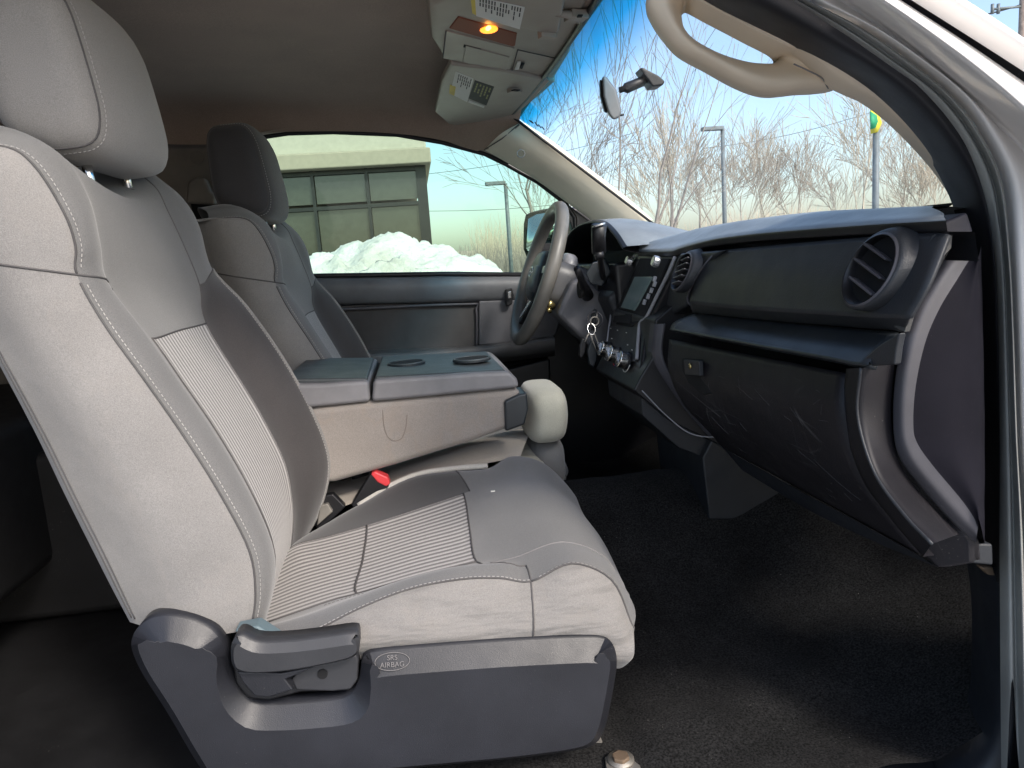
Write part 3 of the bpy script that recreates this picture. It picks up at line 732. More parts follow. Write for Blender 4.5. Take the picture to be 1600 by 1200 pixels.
# far A pillar (cream)
po = C([(757, 234, 2.28), (790, 253, 2.29), (840, 283, 2.30), (885, 316, 2.31), (925, 345, 2.32), (960, 372, 2.33)])
pi_ = C([(812, 192, 2.155), (845, 214, 2.16), (880, 240, 2.175), (930, 277, 2.19), (975, 312, 2.205), (1012, 344, 2.22)])
pm = [a.lerp(b, .55)+Vector((-.012, -.02, 0)) for a, b in zip(po, pi_)]
po2 = [p+Vector((.01, .03, 0)) for p in po]
pil = loft('windscreen_pillar', [po2, po, pm, pi_, [p+Vector((.02, .01, .0)) for p in pi_]], M['cream'], cab, nv=24, nu=5, sharp=(1, 3), label='cream pillar trim on the driver side')
tube('trim_joint', [P(757, 234, Y=2.275), P(784, 217, Y=2.20), P(811, 194, Y=2.15)], .0016, M['seam'], cab, sides=5)
tube('airbag_mark', [P(814+6*math.cos(a), 240+6*math.sin(a), Y=2.185) for a in [math.pi*i/10 for i in range(20)]], .0012, M['seam_soft'], pil, sides=4, closed=True)
# near A pillar: cream rail, handle, seals, paint
O = [(1060, -40), (1121, 0), (1222, 51), (1330, 111), (1397, 162), (1458, 230), (1492, 287), (1518, 345)]
Nn = [(1040, -30), (1085, -2), (1152, 34), (1215, 68), (1256, 100), (1300, 140), (1347, 162), (1397, 202), (1448, 256), (1478, 297), (1494, 330)]
Oc = C(O, Y=.81); Nc = C(Nn, Y=.845)
mm = [a.lerp(b, .5)+Vector((-.004, -.010, -.002)) for a, b in zip(resample(Oc, 30, True), resample(Nc, 30, True))]
loft('near_pillar_trim', [Oc, mm, Nc, [p+Vector((.055, .07, .010)) for p in Nc]], M['tan'], cab, nv=30, nu=4, sharp=(2,), label='tan pillar trim on the passenger side')
gh = thing('grab_handle', 'tan grab handle moulded on the passenger windscreen pillar', 'grab handle', P(1150, 110, Y=.86))
pairs = [((1020, -30), (1068, 4)), ((1011, 5), (1065, 16)), ((1020, 30), (1066, 32)), ((1036, 54), (1070, 48)), ((1062, 83), (1082, 62)), ((1105, 107), (1105, 76)), ((1144, 129), (1132, 87)),
         ((1178, 144), (1165, 96)), ((1208, 150), (1192, 99)), ((1250, 146), (1212, 98)), ((1300, 141), (1226, 88)), ((1336, 116), (1228, 79)), ((1278, 82), (1215, 68)), ((1224, 53), (1180, 50)),
         ((1170, 26), (1150, 34)), ((1121, 0), (1110, 13)), ((1085, -25), (1088, 1)), ((1050, -40), (1076, -3))]
yo = [.87, .87, .87, .87, .87, .87, .87, .87, .87, .865, .86, .83, .815, .815, .815, .815, .82, .85]
wo_ = [1, 1, 1, 1, 1, 1, 1, 1, 1, 1, .8, .2, .1, .1, .1, .1, .2, .6]
def clos(c): return resample(c+[c[0]], 91)
ou = [P(a[0], a[1], Y=y) for (a, b), y in zip(pairs, yo)]; ho = [P(b[0], b[1], Y=min(y+.01, .875)) for (a, b), y in zip(pairs, yo)]
rg1 = [a.lerp(b, .30)+Vector((0, -.022, -.002))*w_ for a, b, w_ in zip(ou, ho, wo_)]; rg2 = [a.lerp(b, .66)+Vector((0, -.017, .0))*w_ for a, b, w_ in zip(ou, ho, wo_)]
def back(c, d): return [p+Vector((.3*d, d, .15*d)) for p in c]
cen = sum(ho, Vector((0, 0, 0)))/len(ho)
grp = loft('grip', [clos(back(ou, .045)), clos(ou), clos(rg1), clos(rg2), clos(ho), clos([p.lerp(cen, .05)+Vector((.01, .045, .0)) for p in ho])], M['tan'], gh, nv=91, nu=6, sharp=())
tube('grip_joint', smooth_curve([P(1240, 100, Y=.838), P(1262, 110, Y=.834), P(1284, 122, Y=.838), P(1294, 138, Y=.855)], 12), .0009, M['seam_soft'], gh, sides=5)
# seals and body: curves from inside outward
B1 = [(1150, -50), (1235, 0), (1316, 51), (1384, 98), (1448, 145), (1495, 202), (1532, 270), (1549, 337), (1556, 400), (1560, 520), (1562, 700), (1562, 900)]
O2 = [(1060, -40), (1121, 0), (1222, 51), (1330, 111), (1397, 162), (1458, 230), (1492, 287), (1510, 335), (1524, 400), (1532, 520), (1540, 700), (1545, 900)]
R1 = [(1175, -50), (1262, 0), (1347, 44), (1424, 98), (1489, 152), (1532, 209), (1566, 287), (1578, 400), (1584, 520), (1590, 700), (1600, 900), (1612, 1400)]
seal = loft('black_door_seal', [[p+Vector((.01, .03, 0)) for p in C(O2, Y=.80)], C(O2, Y=.795), [p+Vector((-.004, -.012, -.003)) for p in C([((a[0]+b[0])/2, (a[1]+b[1])/2) for a, b in zip(O2, B1)], Y=.76)], C(B1, Y=.74)], M['seal'], cab, nv=70, nu=4)
Rb = C(R1, Y=.70); B1x = B1+[(1566, 1400)]; Bb = C(B1x, Y=.735)
loft('rubber_weatherstrip', [Bb, [a.lerp(b, .3)+Vector((-.008, -.012, -.003)) for a, b in zip(Bb, Rb)], [a.lerp(b, .55)+Vector((.002, .002, 0)) for a, b in zip(Bb, Rb)], [a.lerp(b, .8)+Vector((-.006, -.009, -.002)) for a, b in zip(Bb, Rb)], Rb], M['rubber'], cab, nv=80, nu=5, label='grey rubber weatherstrip round the door opening')
Q1 = [(1200, -50), (1285, 0), (1370, 44), (1445, 95), (1512, 150), (1556, 209), (1594, 287), (1606, 400), (1614, 520), (1622, 700), (1632, 900), (1640, 1400)]
Q2 = [(1225, -50), (1312, 0), (1375, 42), (1455, 106), (1532, 172), (1604, 240), (1680, 325), (1730, 430), (1750, 560), (1760, 700), (1770, 900), (1770, 1400)]
Q3 = [(1290, -60), (1382, 0), (1460, 54), (1532, 108), (1602, 168), (1700, 260), (1780, 360), (1815, 450), (1835, 560), (1845, 700), (1855, 900), (1855, 1400)]
Q4 = [(1320, -60), (1408, 0), (1510, 66), (1600, 128), (1690, 190), (1760, 260), (1800, 340), (1840, 420), (1860, 560), (1870, 700), (1880, 900), (1880, 1400)]
Q5 = [(1330, -60), (1424, 0), (1522, 62), (1612, 120), (1700, 180), (1770, 250), (1810, 330), (1850, 420), (1870, 560), (1880, 700), (1890, 900), (1890, 1400)]
Q6 = [(1370, -60), (1478, 0), (1545, 42), (1610, 86), (1710, 150), (1790, 230), (1830, 310), (1870, 400), (1890, 560), (1900, 700), (1910, 900), (1910, 1400)]
q = [C(c, Y=y) for c, y in ((R1, .715), (Q1, .69), (Q2, .72), (Q3, .60), (Q4, .66))]
loft('door_aperture', q, M['paint'], cab, nv=70, nu=6, sharp=(2, 3), label='silver white painted door opening')
q = [C(c, Y=y) for c, y in ((Q4, .67), (Q5, .665))]
loft('gutter_gap', q, M['seal'], cab, nv=60, nu=2)
q = [C(Q5, Y=.652), [p+Vector((0, -.02, 0)) for p in C([((a[0]*.4+b[0]*.6), (a[1]*.4+b[1]*.6)) for a, b in zip(Q5, Q6)], Y=.65)], C(Q6, Y=.68), [p+Vector((.02, .08, -.03)) for p in C(Q6, Y=.68)]]
loft('outer_pillar', q, M['paint'], cab, nv=60, nu=5, label='silver outer windscreen pillar')
# kick panel and sill
kp = [C([(1530, 880), (1540, 960), (1541, 1050), (1536, 1120), (1515, 1165), (1480, 1200), (1440, 1235)], Y=.80), C([(1552, 884), (1560, 960), (1562, 1050), (1560, 1120), (1545, 1180), (1520, 1220), (1490, 1260)], Y=.765),
      C([(1570, 900), (1578, 960), (1582, 1050), (1584, 1120), (1574, 1200), (1560, 1240), (1550, 1280)], Y=.75), C([(1578, 900), (1588, 960), (1594, 1050), (1596, 1120), (1590, 1200), (1580, 1250), (1570, 1290)], Y=.77)]
kp[0] = [p for p in kp[0]]
pre = [p+Vector((.02, .05, 0)) for p in kp[0]]
loft('kick_panel', [pre]+kp, M['dashblue'], cab, nv=30, nu=4, sharp=(1, 3), label='blue black kick panel and sill corner')
mk('door_sill', *box(W(.1, .75, -.725), (.85, .105, .02)), M['dashblue'], cab, smooth=False, bevel=.008)
prism('kick_bracket', [P(x, y, Y=.70) for x, y in ((1518, 849), (1552, 850), (1553, 884), (1520, 881))], Vector((0, .03, 0)), M['dash'], cab, bevel=.003)
prism('rusty_clip', [P(x, y, Y=.755) for x, y in ((1532, 886), (1552, 886), (1556, 900), (1546, 899))], Vector((0, .01, 0)), M['rust'], cab, bevel=.002)

# ================================================================== DRIVER DOOR
dd = thing('driver_door', 'closed driver door across the cab, dark panel with window and armrest', 'door', W(.1, 2.36, -.5))
win = [(396, 226), (410, 214), (450, 208), (520, 206), (620, 210), (690, 222), (757, 240), (790, 256), (840, 284), (884, 318), (898, 340), (902, 430), (700, 428), (497, 431), (470, 432), (400, 433)]
wv = [P(x, y, Y=2.36) for x, y in win]
mk('window_glass', wv, [tuple(range(len(wv)))], M['green'], dd, smooth=False)
tube('window_seal', [P(x, y, Y=2.335) for x, y in [(x, y) for x, y in win]], .0075, M['black'], dd, sides=8, closed=True)
# door skin below window
prism('door_shell', [P(x, y, Y=2.385) for x, y in ((380, 434), (905, 431), (1000, 470), (1060, 800), (380, 800))], Vector((0, .03, 0)), M['black'], dd, bevel=0)
us = loft('upper_panel', [C([(380, 434), (500, 433), (700, 431), (905, 430)], Y=2.36), C([(380, 437), (500, 436), (700, 434), (905, 433)], Y=2.325), C([(380, 452), (500, 450), (700, 448), (905, 445)], Y=2.31),
     C([(380, 478), (540, 473), (700, 470), (905, 466)], Y=2.325), C([(380, 480), (540, 476), (700, 473), (905, 470)], Y=2.36)], plastic('door_upper_plastic', (.13, .135, .145), .5, gs=.3), dd, nv=16, nu=4)
prism('pull_surround', [P(x, y, Y=2.325) for x, y in ((748, 470), (800, 468), (884, 466), (870, 520), (860, 535), (800, 536), (748, 540))], Vector((0, .05, 0)), plastic('door_mid_plastic', (.10, .10, .11), .5, gs=.3), dd, bevel=.006)
prism('door_insert', [P(x, y, Y=2.345) for x, y in ((380, 484), (540, 477), (738, 471), (747, 480), (748, 548), (700, 552), (380, 556))], Vector((0, .03, 0)), plastic('door_insert_cloth', (.055, .052, .052), .8, gs=.4), dd, bevel=.004)
tube('insert_rail', smooth_curve([P(380, 490, Y=2.338), P(540, 483, Y=2.338), P(730, 475, Y=2.338), P(744, 482, Y=2.338), P(745, 548, Y=2.338)], 40), .005, M['rail'], dd, sides=8)
loft('armrest', [C([(380, 556), (600, 546), (747, 540), (862, 524)], Y=2.34), C([(380, 560), (600, 552), (747, 541), (866, 527)], Y=2.25), C([(380, 566), (600, 560), (747, 550), (867, 535)], Y=2.235), C([(380, 580), (600, 574), (747, 562), (867, 548)], Y=2.25), C([(380, 590), (600, 584), (747, 570), (867, 556)], Y=2.33)],
     plastic('armrest_plastic', (.10, .098, .10), .4, gs=.25), dd, nv=16, nu=4)
prism('door_pocket', [P(x, y, Y=2.30) for x, y in ((560, 600), (780, 580), (860, 560), (862, 640), (850, 700), (560, 720))], Vector((0, .06, 0)), M['black'], dd, bevel=.008)
prism('inner_handle', [P(x, y, Y=2.30) for x, y in ((790, 452), (800, 450), (803, 462), (800, 476), (791, 478))], Vector((0, .02, 0)), M['black'], dd, bevel=.003)
prism('handle_pull', [P(x, y, Y=2.285) for x, y in ((793, 456), (799, 455), (799, 466), (794, 467))], Vector((0, .01, 0)), M['silver'], dd, bevel=.002)
prism('mirror_corner_trim', [P(x, y, Y=2.335) for x, y in ((878, 312), (950, 366), (950, 470), (893, 470), (895, 360))], Vector((0, .03, 0)), M['black'], dd, bevel=.004)
v, f = disc(P(800, 524, Y=2.25), Vector((0, -.4, 1)), .006, .004, 12); mk('window_switch', v, f, M['silver'], dd)
# outside mirror
om = thing('door_mirror', 'black door mirror outside the driver window behind the steering wheel', 'mirror', P(850, 365, Y=2.55))
prism('housing', [P(x, y, Y=2.52) for x, y in ((819, 336), (830, 329), (858, 324), (885, 326), (893, 345), (893, 395), (880, 408), (850, 411), (822, 405), (816, 390), (816, 350))], Vector((.08, .02, 0)), M['black'], om, bevel=.008)
gm = [P(x, y, Y=2.515) for x, y in ((825, 342), (838, 335), (862, 331), (880, 334), (884, 350), (884, 390), (872, 402), (830, 400), (822, 388))]
gm = [g+Vector((-.001+.10*(g.y-2.5), 0, 0)) for g in gm]
prism('mirror_glass', gm, Vector((.004, .002, 0)), M['mirror'], om, bevel=0)

# ================================================================== STEERING
stw = thing('steering_wheel', 'worn grey leather steering wheel in front of the driver seat', 'steering wheel', P(840, 430, Y=1.95))
wc = P(841, 428, Y=1.95)
tilt = math.radians(21); Rw = Matrix.Rotation(tilt, 3, 'Y')   # local z = up in the wheel plane, local x = forward
RW = .178
rim = [wc+Rw @ Vector((0, math.cos(a)*RW, math.sin(a)*RW)) for a in [2*math.pi*i/64 for i in range(64)]]
tube('rim', rim, .018, M['leather'], stw, sides=14, closed=True)
hub = superbox('hub_pad', wc+Rw @ Vector((.012, 0, -.005)), (.03, .085, .07), 3, M['shelf'], stw, R=Rw, n=8)
for a0, wd in ((math.radians(8), .018), (math.radians(172), .018), (math.radians(-60), .02), (math.radians(-120), .02)):
    d = Rw @ Vector((0, math.cos(a0), math.sin(a0))); s = Rw @ Vector((0, -math.sin(a0), math.cos(a0))); n = Rw @ Vector((1, 0, 0))
    a, b = wc+d*.05+n*.012, wc+d*(RW-.016)
    pts = [a+s*wd, a-s*wd, b-s*wd*.4, b+s*wd*.4]
    prism('spoke', pts, n*.016, M['black'] if wd > .019 else M['shelf'], stw, bevel=.004)
    if wd > .019:
        prism('spoke_inlay', [a+s*wd*.4+n*-.003+d*.02, a-s*wd*.4+n*-.003+d*.02, b-s*wd*.3-n*.003-d*.02, b+s*wd*.3-n*.003-d*.02], n*.004, M['silver'], stw, bevel=.001)
n = Rw @ Vector((-1, 0, 0))
def ell(c, rx, rz, nrm): return [c+Rw @ Vector((0, math.cos(a)*rx, math.sin(a)*rz)) for a in [2*math.pi*i/32 for i in range(32)]]
ec = wc+n*.020
V_, F_ = join([tubegeo(ell(ec, .020, .013, n), .0016, 6, True), tubegeo(ell(ec, .006, .013, n), .0014, 6, True), tubegeo(ell(ec+Rw @ Vector((0, 0, .006)), .013, .006, n), .0014, 6, True)])
mk('emblem', V_, F_, M['chrome'], hub)
for k in (-1, 1): mk('wheel_button', *box(wc+Rw @ Vector((-.004, k*.10, .01)), (.004, .014, .010), Rw), M['silver'], stw, smooth=False, bevel=.002)
# column shroud + stalks
colm = thing('steering_column', 'grey steering column shroud with shift lever, wiper stalk and ignition', 'steering column', P(890, 450, Y=1.9))
superbox('shroud', P(888, 450, Y=1.93), (.105, .075, .062), 3.5, plastic('shroud_plastic', (.10, .10, .105), .4, gs=.2), colm, R=Matrix.Rotation(math.radians(22), 3, 'Y'), n=8)
superbox('tilt_collar', P(882, 424, Y=1.95), (.024, .07, .048), 3, M['silverrail'], colm, R=Rw, n=8)
prism('lower_shroud_panel', [P(x, y, Y=1.80) for x, y in ((893, 440), (912, 432), (932, 450), (960, 480), (955, 540), (925, 545), (870, 492))], Vector((.02, .3, 0)), plastic('shroud_panel', (.15, .148, .16), .45, gs=.2), colm, bevel=.012)
tube('shift_lever', smooth_curve([P(944, 440, Y=1.74), P(940, 420, Y=1.68), P(937, 395, Y=1.62)], 12), [.007]*12, M['black'], colm, sides=8)
tube('shift_knob', [P(936, 398, Y=1.62), P(936, 394, Y=1.62), P(935, 370, Y=1.60), P(936, 352, Y=1.59)], [.010, .016, .0155, .0165], M['black'], colm, sides=16)
v, f = disc(P(936, 353, Y=1.585), Vector((-.15, -.75, .6)), .0145, .004, 24); mk('knob_cap', v, f, M['silver'], colm, bevel=.001)
tube('knob_collar', [P(930, 400, Y=1.61), P(942, 397, Y=1.61)], .010, M['black'], colm, sides=10)
tube('wiper_stalk', [P(918, 462, Y=1.76), P(912, 447, Y=1.72), P(908, 436, Y=1.69), P(902, 420, Y=1.66)], [.015, .011, .0085, .0085], M['black'], colm, sides=12)
v, f = disc(P(909, 452, Y=1.74), Vector((-.5, -.8, 0)), .021, .008, 24); mk('stalk_boot', v, f, M['void'], colm, bevel=.002)
prism('side_vent', [P(x, y, Y=1.72) for x, y in ((915, 428), (925, 410), (945, 405), (955, 425), (940, 448), (922, 444))], Vector((.01, .02, 0)), M['shelf'], colm, bevel=.004)
v, f = disc(P(930, 500, Y=1.72), Vector((-.6, -.8, .1)), .026, .006, 28); ig = mk('ignition_bezel', v, f, M['black'], colm, bevel=.002)
rg = [P(930, 500, Y=1.708)+Vector((math.cos(a)*.019*.8, -math.cos(a)*.019*.6, math.sin(a)*.019)) for a in [2*math.pi*i/28 for i in range(28)]]
tube('bezel_ring', rg, .0018, M['rail'], ig, sides=6, closed=True)
tube('plug', [P(862, 478, Y=1.86), P(858, 474, Y=1.83)], [.011, .009], M['brass'], colm, sides=14)
tube('plug_rim', [P(859, 486, Y=1.85), P(857, 484, Y=1.83)], [.006, .005], M['brass'], colm, sides=12)
ky = thing('key_ring', 'bunch of keys with black fob hanging from the ignition', 'keys', P(930, 500, Y=1.69))
kc = P(929, 502, Y=1.695)
tube('key_head', [kc+Vector((math.cos(a)*.010, 0, math.sin(a)*.010)) for a in [2*math.pi*i/20 for i in range(20)]], .0022, M['steel'], ky, sides=6, closed=True)
kd = P(924, 514, Y=1.69)
tube('split_ring', [kd+Vector((math.cos(a)*.009, math.sin(a)*.006, math.sin(a)*.013)) for a in [2*math.pi*i/20 for i in range(20)]], .0016, M['chrome'], ky, sides=6, closed=True)
for nm, pts, mt in (('fob', ((923, 532), (930, 532), (934, 545), (933, 562), (928, 575), (921, 570), (918, 548)), 'shelf'), ('fob', ((910, 528), (917, 530), (915, 550), (909, 562), (905, 556), (906, 540)), 'black')):
    prism(nm, [P(x, y, Y=1.69) for x, y in pts], Vector((0, .012, 0)), M[mt], ky, bevel=.004)
for a, b in (((920, 520), (914, 534)), ((924, 522), (926, 536)), ((928, 520), (940, 548)), ((921, 520), (934, 552))):
    tube('key_blade', [P(*a, Y=1.685), P(*b, Y=1.68)], .0017, M['steel'], ky, sides=5)

# ================================================================== DASHBOARD
da = thing('dashboard', 'black dashboard running across the cab, with top pad coloured pale for sky glare, and glovebox', 'dashboard', W(.6, 1.5, -.2))
T0 = [W(.90, y, -.03) for y in (.72, 1.0, 1.3, 1.6)]
T1 = C([(1492, 323), (1400, 327), (1300, 332), (1200, 343), (1120, 354), (1096, 360)], X=.62)
T2 = C([(1478, 345), (1400, 349), (1300, 356), (1200, 364), (1130, 372), (1095, 379), (1062, 390), (1046, 393)], X=.50)
T2[-1] = P(1046, 393, Y=1.42); T2[-2] = P(1060, 389, Y=1.38); T2.append(P(995, 393, Y=1.66))
T1.append(P(1010, 384, Y=1.72)); T0.append(W(.90, 1.9, -.04))
T3 = [p+Vector((.002, 0, -.010)) for p in T2]; T4 = [p+Vector((.03, 0, -.012)) for p in T2]; T5 = [p+Vector((.035, 0, -.04)) for p in T2]
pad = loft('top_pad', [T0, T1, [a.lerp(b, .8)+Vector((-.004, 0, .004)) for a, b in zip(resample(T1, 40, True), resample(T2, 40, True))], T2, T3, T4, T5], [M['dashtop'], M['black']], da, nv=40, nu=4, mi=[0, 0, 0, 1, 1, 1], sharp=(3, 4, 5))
text('lettering', 'SRS AIRBAG', P(1356, 346, X=.525)+Vector((0, 0, .0015)), Vector((0, -1, 0)), Vector((-.3, 0, 1)), .013, M['ink'], pad)
# defroster / speaker grille slot near the pillar
prism('defroster_slot', [P(x, y, X=.60)+Vector((0, 0, .003)) for x, y in ((1425, 334), (1445, 328), (1488, 324), (1480, 329))], Vector((0, 0, .002)), M['void'], pad, bevel=0)
gp = []
for k in range(14): gp.append(box(P(1404+k*5, 337-k*.4, X=.57)+Vector((0, 0, .002)), (.002, .0012, .001)))
V_, F_ = join(gp); mk('grille_dots', V_, F_, M['void'], pad, smooth=False, kind='stuff')
# corner block at the pillar base
prism('corner_cap', [P(x, y, Y=.685) for x, y in ((1473, 348), (1512, 331), (1522, 362), (1512, 372), (1482, 387), (1477, 372))], Vector((0, .05, 0)), plastic('corner_plastic', (.035, .033, .045), .5), da, bevel=.003)
# upper padded panel
U0 = C([(1482, 366), (1460, 364), (1400, 367), (1300, 375), (1200, 384), (1130, 391), (1098, 396)], X=.502)
U1 = C([(1452, 440), (1432, 440), (1380, 438), (1300, 436), (1200, 434), (1120, 436), (1086, 438)], X=.478)
U2 = C([(1420, 498), (1400, 496), (1350, 494), (1300, 491), (1200, 485), (1120, 478), (1077, 472)], X=.466)
U3 = C([(1412, 520), (1396, 516), (1350, 513), (1300, 509), (1200, 501), (1130, 494), (1082, 489)], X=.488)
up_ = loft('upper_panel', [U0, U1, U2, U3], M['dash'], da, nv=50, nu=8, sharp=(2,), solid=.004)
prism('panel_end', [P(x, y, X=max(.488-.01*(y-440)/80, .708*(x-645)/1155)) for x, y in ((1458, 366), (1480, 368), (1478, 388), (1445, 425), (1425, 480), (1413, 519), (1398, 512), (1390, 490), (1418, 432))], Vector((.006, 0, 0)), M['dashgrain'], da, bevel=.002, label='grained end of the upper panel')
tube('panel_joint', smooth_curve([P(1120, 392, X=.50), P(1100, 415, X=.48), P(1082, 445, X=.475), P(1074, 470, X=.475), P(1092, 486, X=.485)], 20), .0016, M['rail'], da, sides=5)
# cheek between padded panel and centre stack (holds the oval vent)
prism('vent_cheek', [P(x, y, X=.492) for x, y in ((1130, 391), (1062, 396), (1050, 420), (1028, 470), (1012, 520), (1000, 600), (1022, 560), (1030, 505), (1072, 478), (1078, 450), (1098, 418))], Vector((.03, 0, 0)), M['dash'], da, bevel=.006)
# vents
def vent(cx, cy, X, rw, rh, slats, tilt_, label=None, rot=0):
    c = P(cx, cy, X=X); 
    def E(kx, kz, dx=0): return [c+Vector((dx+math.sin(a)*rh*kz*.45, 0, 0))+Vector((0, -math.cos(a)*rw*kx*math.cos(rot)-math.sin(a)*rh*kz*math.sin(rot), -math.cos(a)*rw*kx*math.sin(rot)+math.sin(a)*rh*kz*math.cos(rot))) for a in [2*math.pi*i/48 for i in range(48)]]
    def closed(c_): return c_+[c_[0]]
    v = loft('air_vent', [closed(E(1.27, 1.26, .014)), closed(E(1.17, 1.17, .000)), closed(E(1.08, 1.08, -.003)), closed(E(1.02, 1.02, -.005)), closed(E(.97, .97, -.001)), closed(E(.93, .93, .006))], [M['dash'], M['rail'], M['void'], M['black']], da, nv=49, nu=3, mi=[0, 0, 1, 3, 3], sharp=(3,), label=label)
    e = E(.97, .97, .0055); mk('duct', e, [tuple(range(48))], M['void'], v, smooth=False)
    for (o, w_) in slats:
        pz = o*rh
        half = rw*math.sqrt(max(0, 1-o*o))*.93
        R_ = Matrix.Rotation(rot+tilt_, 3, 'X') @ Matrix.Rotation(.35, 3, 'Y')
        mk('slat', *box(c+Vector((-.001+pz*.45, 0, pz)), (.006, half*w_*.70, .0013), R_), M['rail'], v, smooth=False, bevel=.001)
    return v
v1 = vent(1362, 421, .473, .0385, .0345, [(-.5, 1), (0, 1), (.5, 1)], .42, 'round vent beside the passenger door')
v2 = vent(1067, 424, .470, .036, .030, [(-.66, 1), (-.33, 1), (0, 1), (.33, 1), (.66, 1)], -.15, 'oval vent beside the radio')
# shelf
s0 = C([(1404, 519), (1300, 510), (1200, 500), (1090, 488)], X=.492); s1 = C([(1374, 546), (1340, 544), (1290, 536), (1180, 522), (1055, 502)], X=.463); s2 = C([(1352, 571), (1325, 568), (1290, 560), (1180, 540), (1046, 515)], X=.445)
s3 = [p+Vector((.012, 0, -.006)) for p in s2]
loft('shelf', [s0, s1, s2, s3], M['shelf'], da, nv=40, nu=5, sharp=(2,), solid=.006)
prism('shelf_end', [P(x, y, X=.452) for x, y in ((1346, 573), (1352, 558), (1375, 538), (1405, 520), (1400, 545), (1397, 570))], Vector((.008, 0, 0)), M['dash'], da, bevel=.002)
# glovebox
g0 = C([(1322, 583), (1200, 560), (1100, 541), (1045, 530)], X=.462); g1 = C([(1317, 650), (1200, 622), (1100, 596), (1045, 580)], X=.452); g2 = C([(1345, 745), (1220, 700), (1120, 655), (1068, 632)], X=.468)
g3 = C([(1395, 815), (1270, 755), (1160, 700), (1105, 672)], X=.50); g4 = C([(1438, 868), (1300, 792), (1190, 732), (1130, 700)], X=.535)
gb = loft('glovebox_door', [g0, g1, g2, g3, g4], M['dashlow'], da, nv=30, nu=6, solid=.01)
grows, _g = GRID[gb.name]; rs_ = random.Random(11); sg = []
for _ in range(34):
    i = rs_.uniform(3, len(grows)-5); k = rs_.uniform(2, 26); di = rs_.gauss(0, 1.0); dk = rs_.gauss(0, 1.0); L_ = rs_.uniform(.25, 1.5) if rs_.random() > .2 else rs_.uniform(2, 4); cv = rs_.gauss(0, .07); pth = []
    for q in range(7):
        a_, b_ = i+di*L_*q/6+cv*math.sin(q), k+dk*L_*q/6; i0, k0 = int(min(max(a_, 0), len(grows)-2)), int(min(max(b_, 0), 28)); fa, fb = min(max(a_-i0, 0), 1), min(max(b_-k0, 0), 1)
        p = grows[i0][k0].lerp(grows[i0][k0+1], fb).lerp(grows[i0+1][k0].lerp(grows[i0+1][k0+1], fb), fa); pth.append(p+(C0-p).normalized()*.0008)
    sg.append(tubegeo(pth, rs_.uniform(.00010, .00024), 4))
V_, F_ = join(sg); mk('scuff_marks', V_, F_, plastic('scuff_grey', (.11, .105, .105), .8, gs=0), gb, smooth=False, kind='stuff')
prism('latch_recess', [P(x, y, X=.452) for x, y in ((1064, 560), (1094, 562), (1096, 590), (1112, 615), (1098, 618), (1076, 600), (1066, 582))], Vector((.012, 0, 0)), M['void'], gb, bevel=.003)
prism('latch', [P(x, y, X=.444) for x, y in ((1068, 562), (1092, 564), (1093, 588), (1070, 586))], Vector((.008, 0, 0)), M['dash'], gb, bevel=.002)
v, f = disc(P(1079, 572, X=.443), Vector((-1, 0, 0)), .005, .002, 14); mk('lock_barrel', v, f, M['brass'], gb)
# side cheek, ridge
hA = C([(1322, 576), (1317, 650), (1345, 745), (1395, 815), (1442, 870)], X=.458); hB = C([(1345, 575), (1340, 650), (1366, 738), (1414, 806), (1456, 850)], X=.445); hC = C([(1398, 568), (1393, 660), (1412, 735), (1462, 796), (1500, 834)], Y=.705)
loft('dash_cheek', [[p+Vector((.012, 0, 0)) for p in hA], hA, [a.lerp(b, .8) for a, b in zip(hA, hB)], hB, hC, [p+Vector((.006, .03, 0)) for p in hC]], M['dashlow'], da, nv=30, nu=4, sharp=(1, 3, 4))
tube('cheek_edge', smooth_curve(hB, 30), .0018, M['dash'], da, sides=6)
loft('under_panel', [C([(1130, 700), (1240, 762), (1340, 815), (1440, 871)], X=.53), C([(1160, 735), (1260, 795), (1370, 848), (1466, 887)], X=.56), C([(1180, 740), (1280, 800), (1390, 850), (1470, 884)], X=.64)], M['dashblue'], da, nv=20, nu=4, sharp=(1,))
prism('lower_cheek', [P(x, y, Y=q) for x, y, q in ((1442, 830, .735), (1462, 818, .72), (1492, 806, .70), (1516, 846, .70), (1518, 880, .70), (1466, 888, .715), (1440, 866, .735))], Vector((.012, 0, 0)), M['dashlow'], da, bevel=.003)
# end panel with pale rim
ep = [(1520, 362), (1499, 376), (1466, 410), (1435, 460), (1412, 520), (1398, 600), (1396, 672), (1406, 716), (1434, 755), (1484, 812), (1512, 838), (1524, 848)]
ei = [(1524, 376), (1509, 388), (1480, 420), (1450, 468), (1427, 524), (1412, 600), (1409, 668), (1418, 706), (1444, 744), (1490, 796), (1516, 824), (1526, 838)]
ej = [(1527, 392), (1516, 404), (1496, 436), (1468, 482), (1446, 534), (1431, 602), (1427, 662), (1433, 692), (1458, 728), (1500, 778), (1520, 806), (1528, 824)]
ek = [(1529, 400), (1525, 430), (1518, 480), (1506, 530), (1498, 570), (1492, 610), (1490, 650), (1494, 690), (1502, 726), (1518, 764), (1527, 790), (1530, 812)]
er = [(1533, 385), (1533, 420), (1534, 460), (1534, 510), (1535, 560), (1535, 610), (1536, 650), (1536, 700), (1537, 740), (1537, 780), (1538, 815), (1538, 846)]
M['endp'] = plastic('end_panel_plastic', (.012, .0115, .016), .5, grain=900, gs=.2, dust=.2, spec=.05)
ec_ = [C(ep, Y=.722), C(ep, Y=.70), C(ei, Y=.689), C(ej, Y=.686), C(ek, Y=.680), C(er, Y=.690), C(er, Y=.72)]
loft('end_panel', [resample(c, 60) for c in ec_], [M['rail'], M['endp']], da, nv=60, nu=[2, 4, 4, 6, 4, 2], mi=[0, 0, 0, 1, 1, 1], sharp=(1,), label='rounded dark end panel with a paler rim')
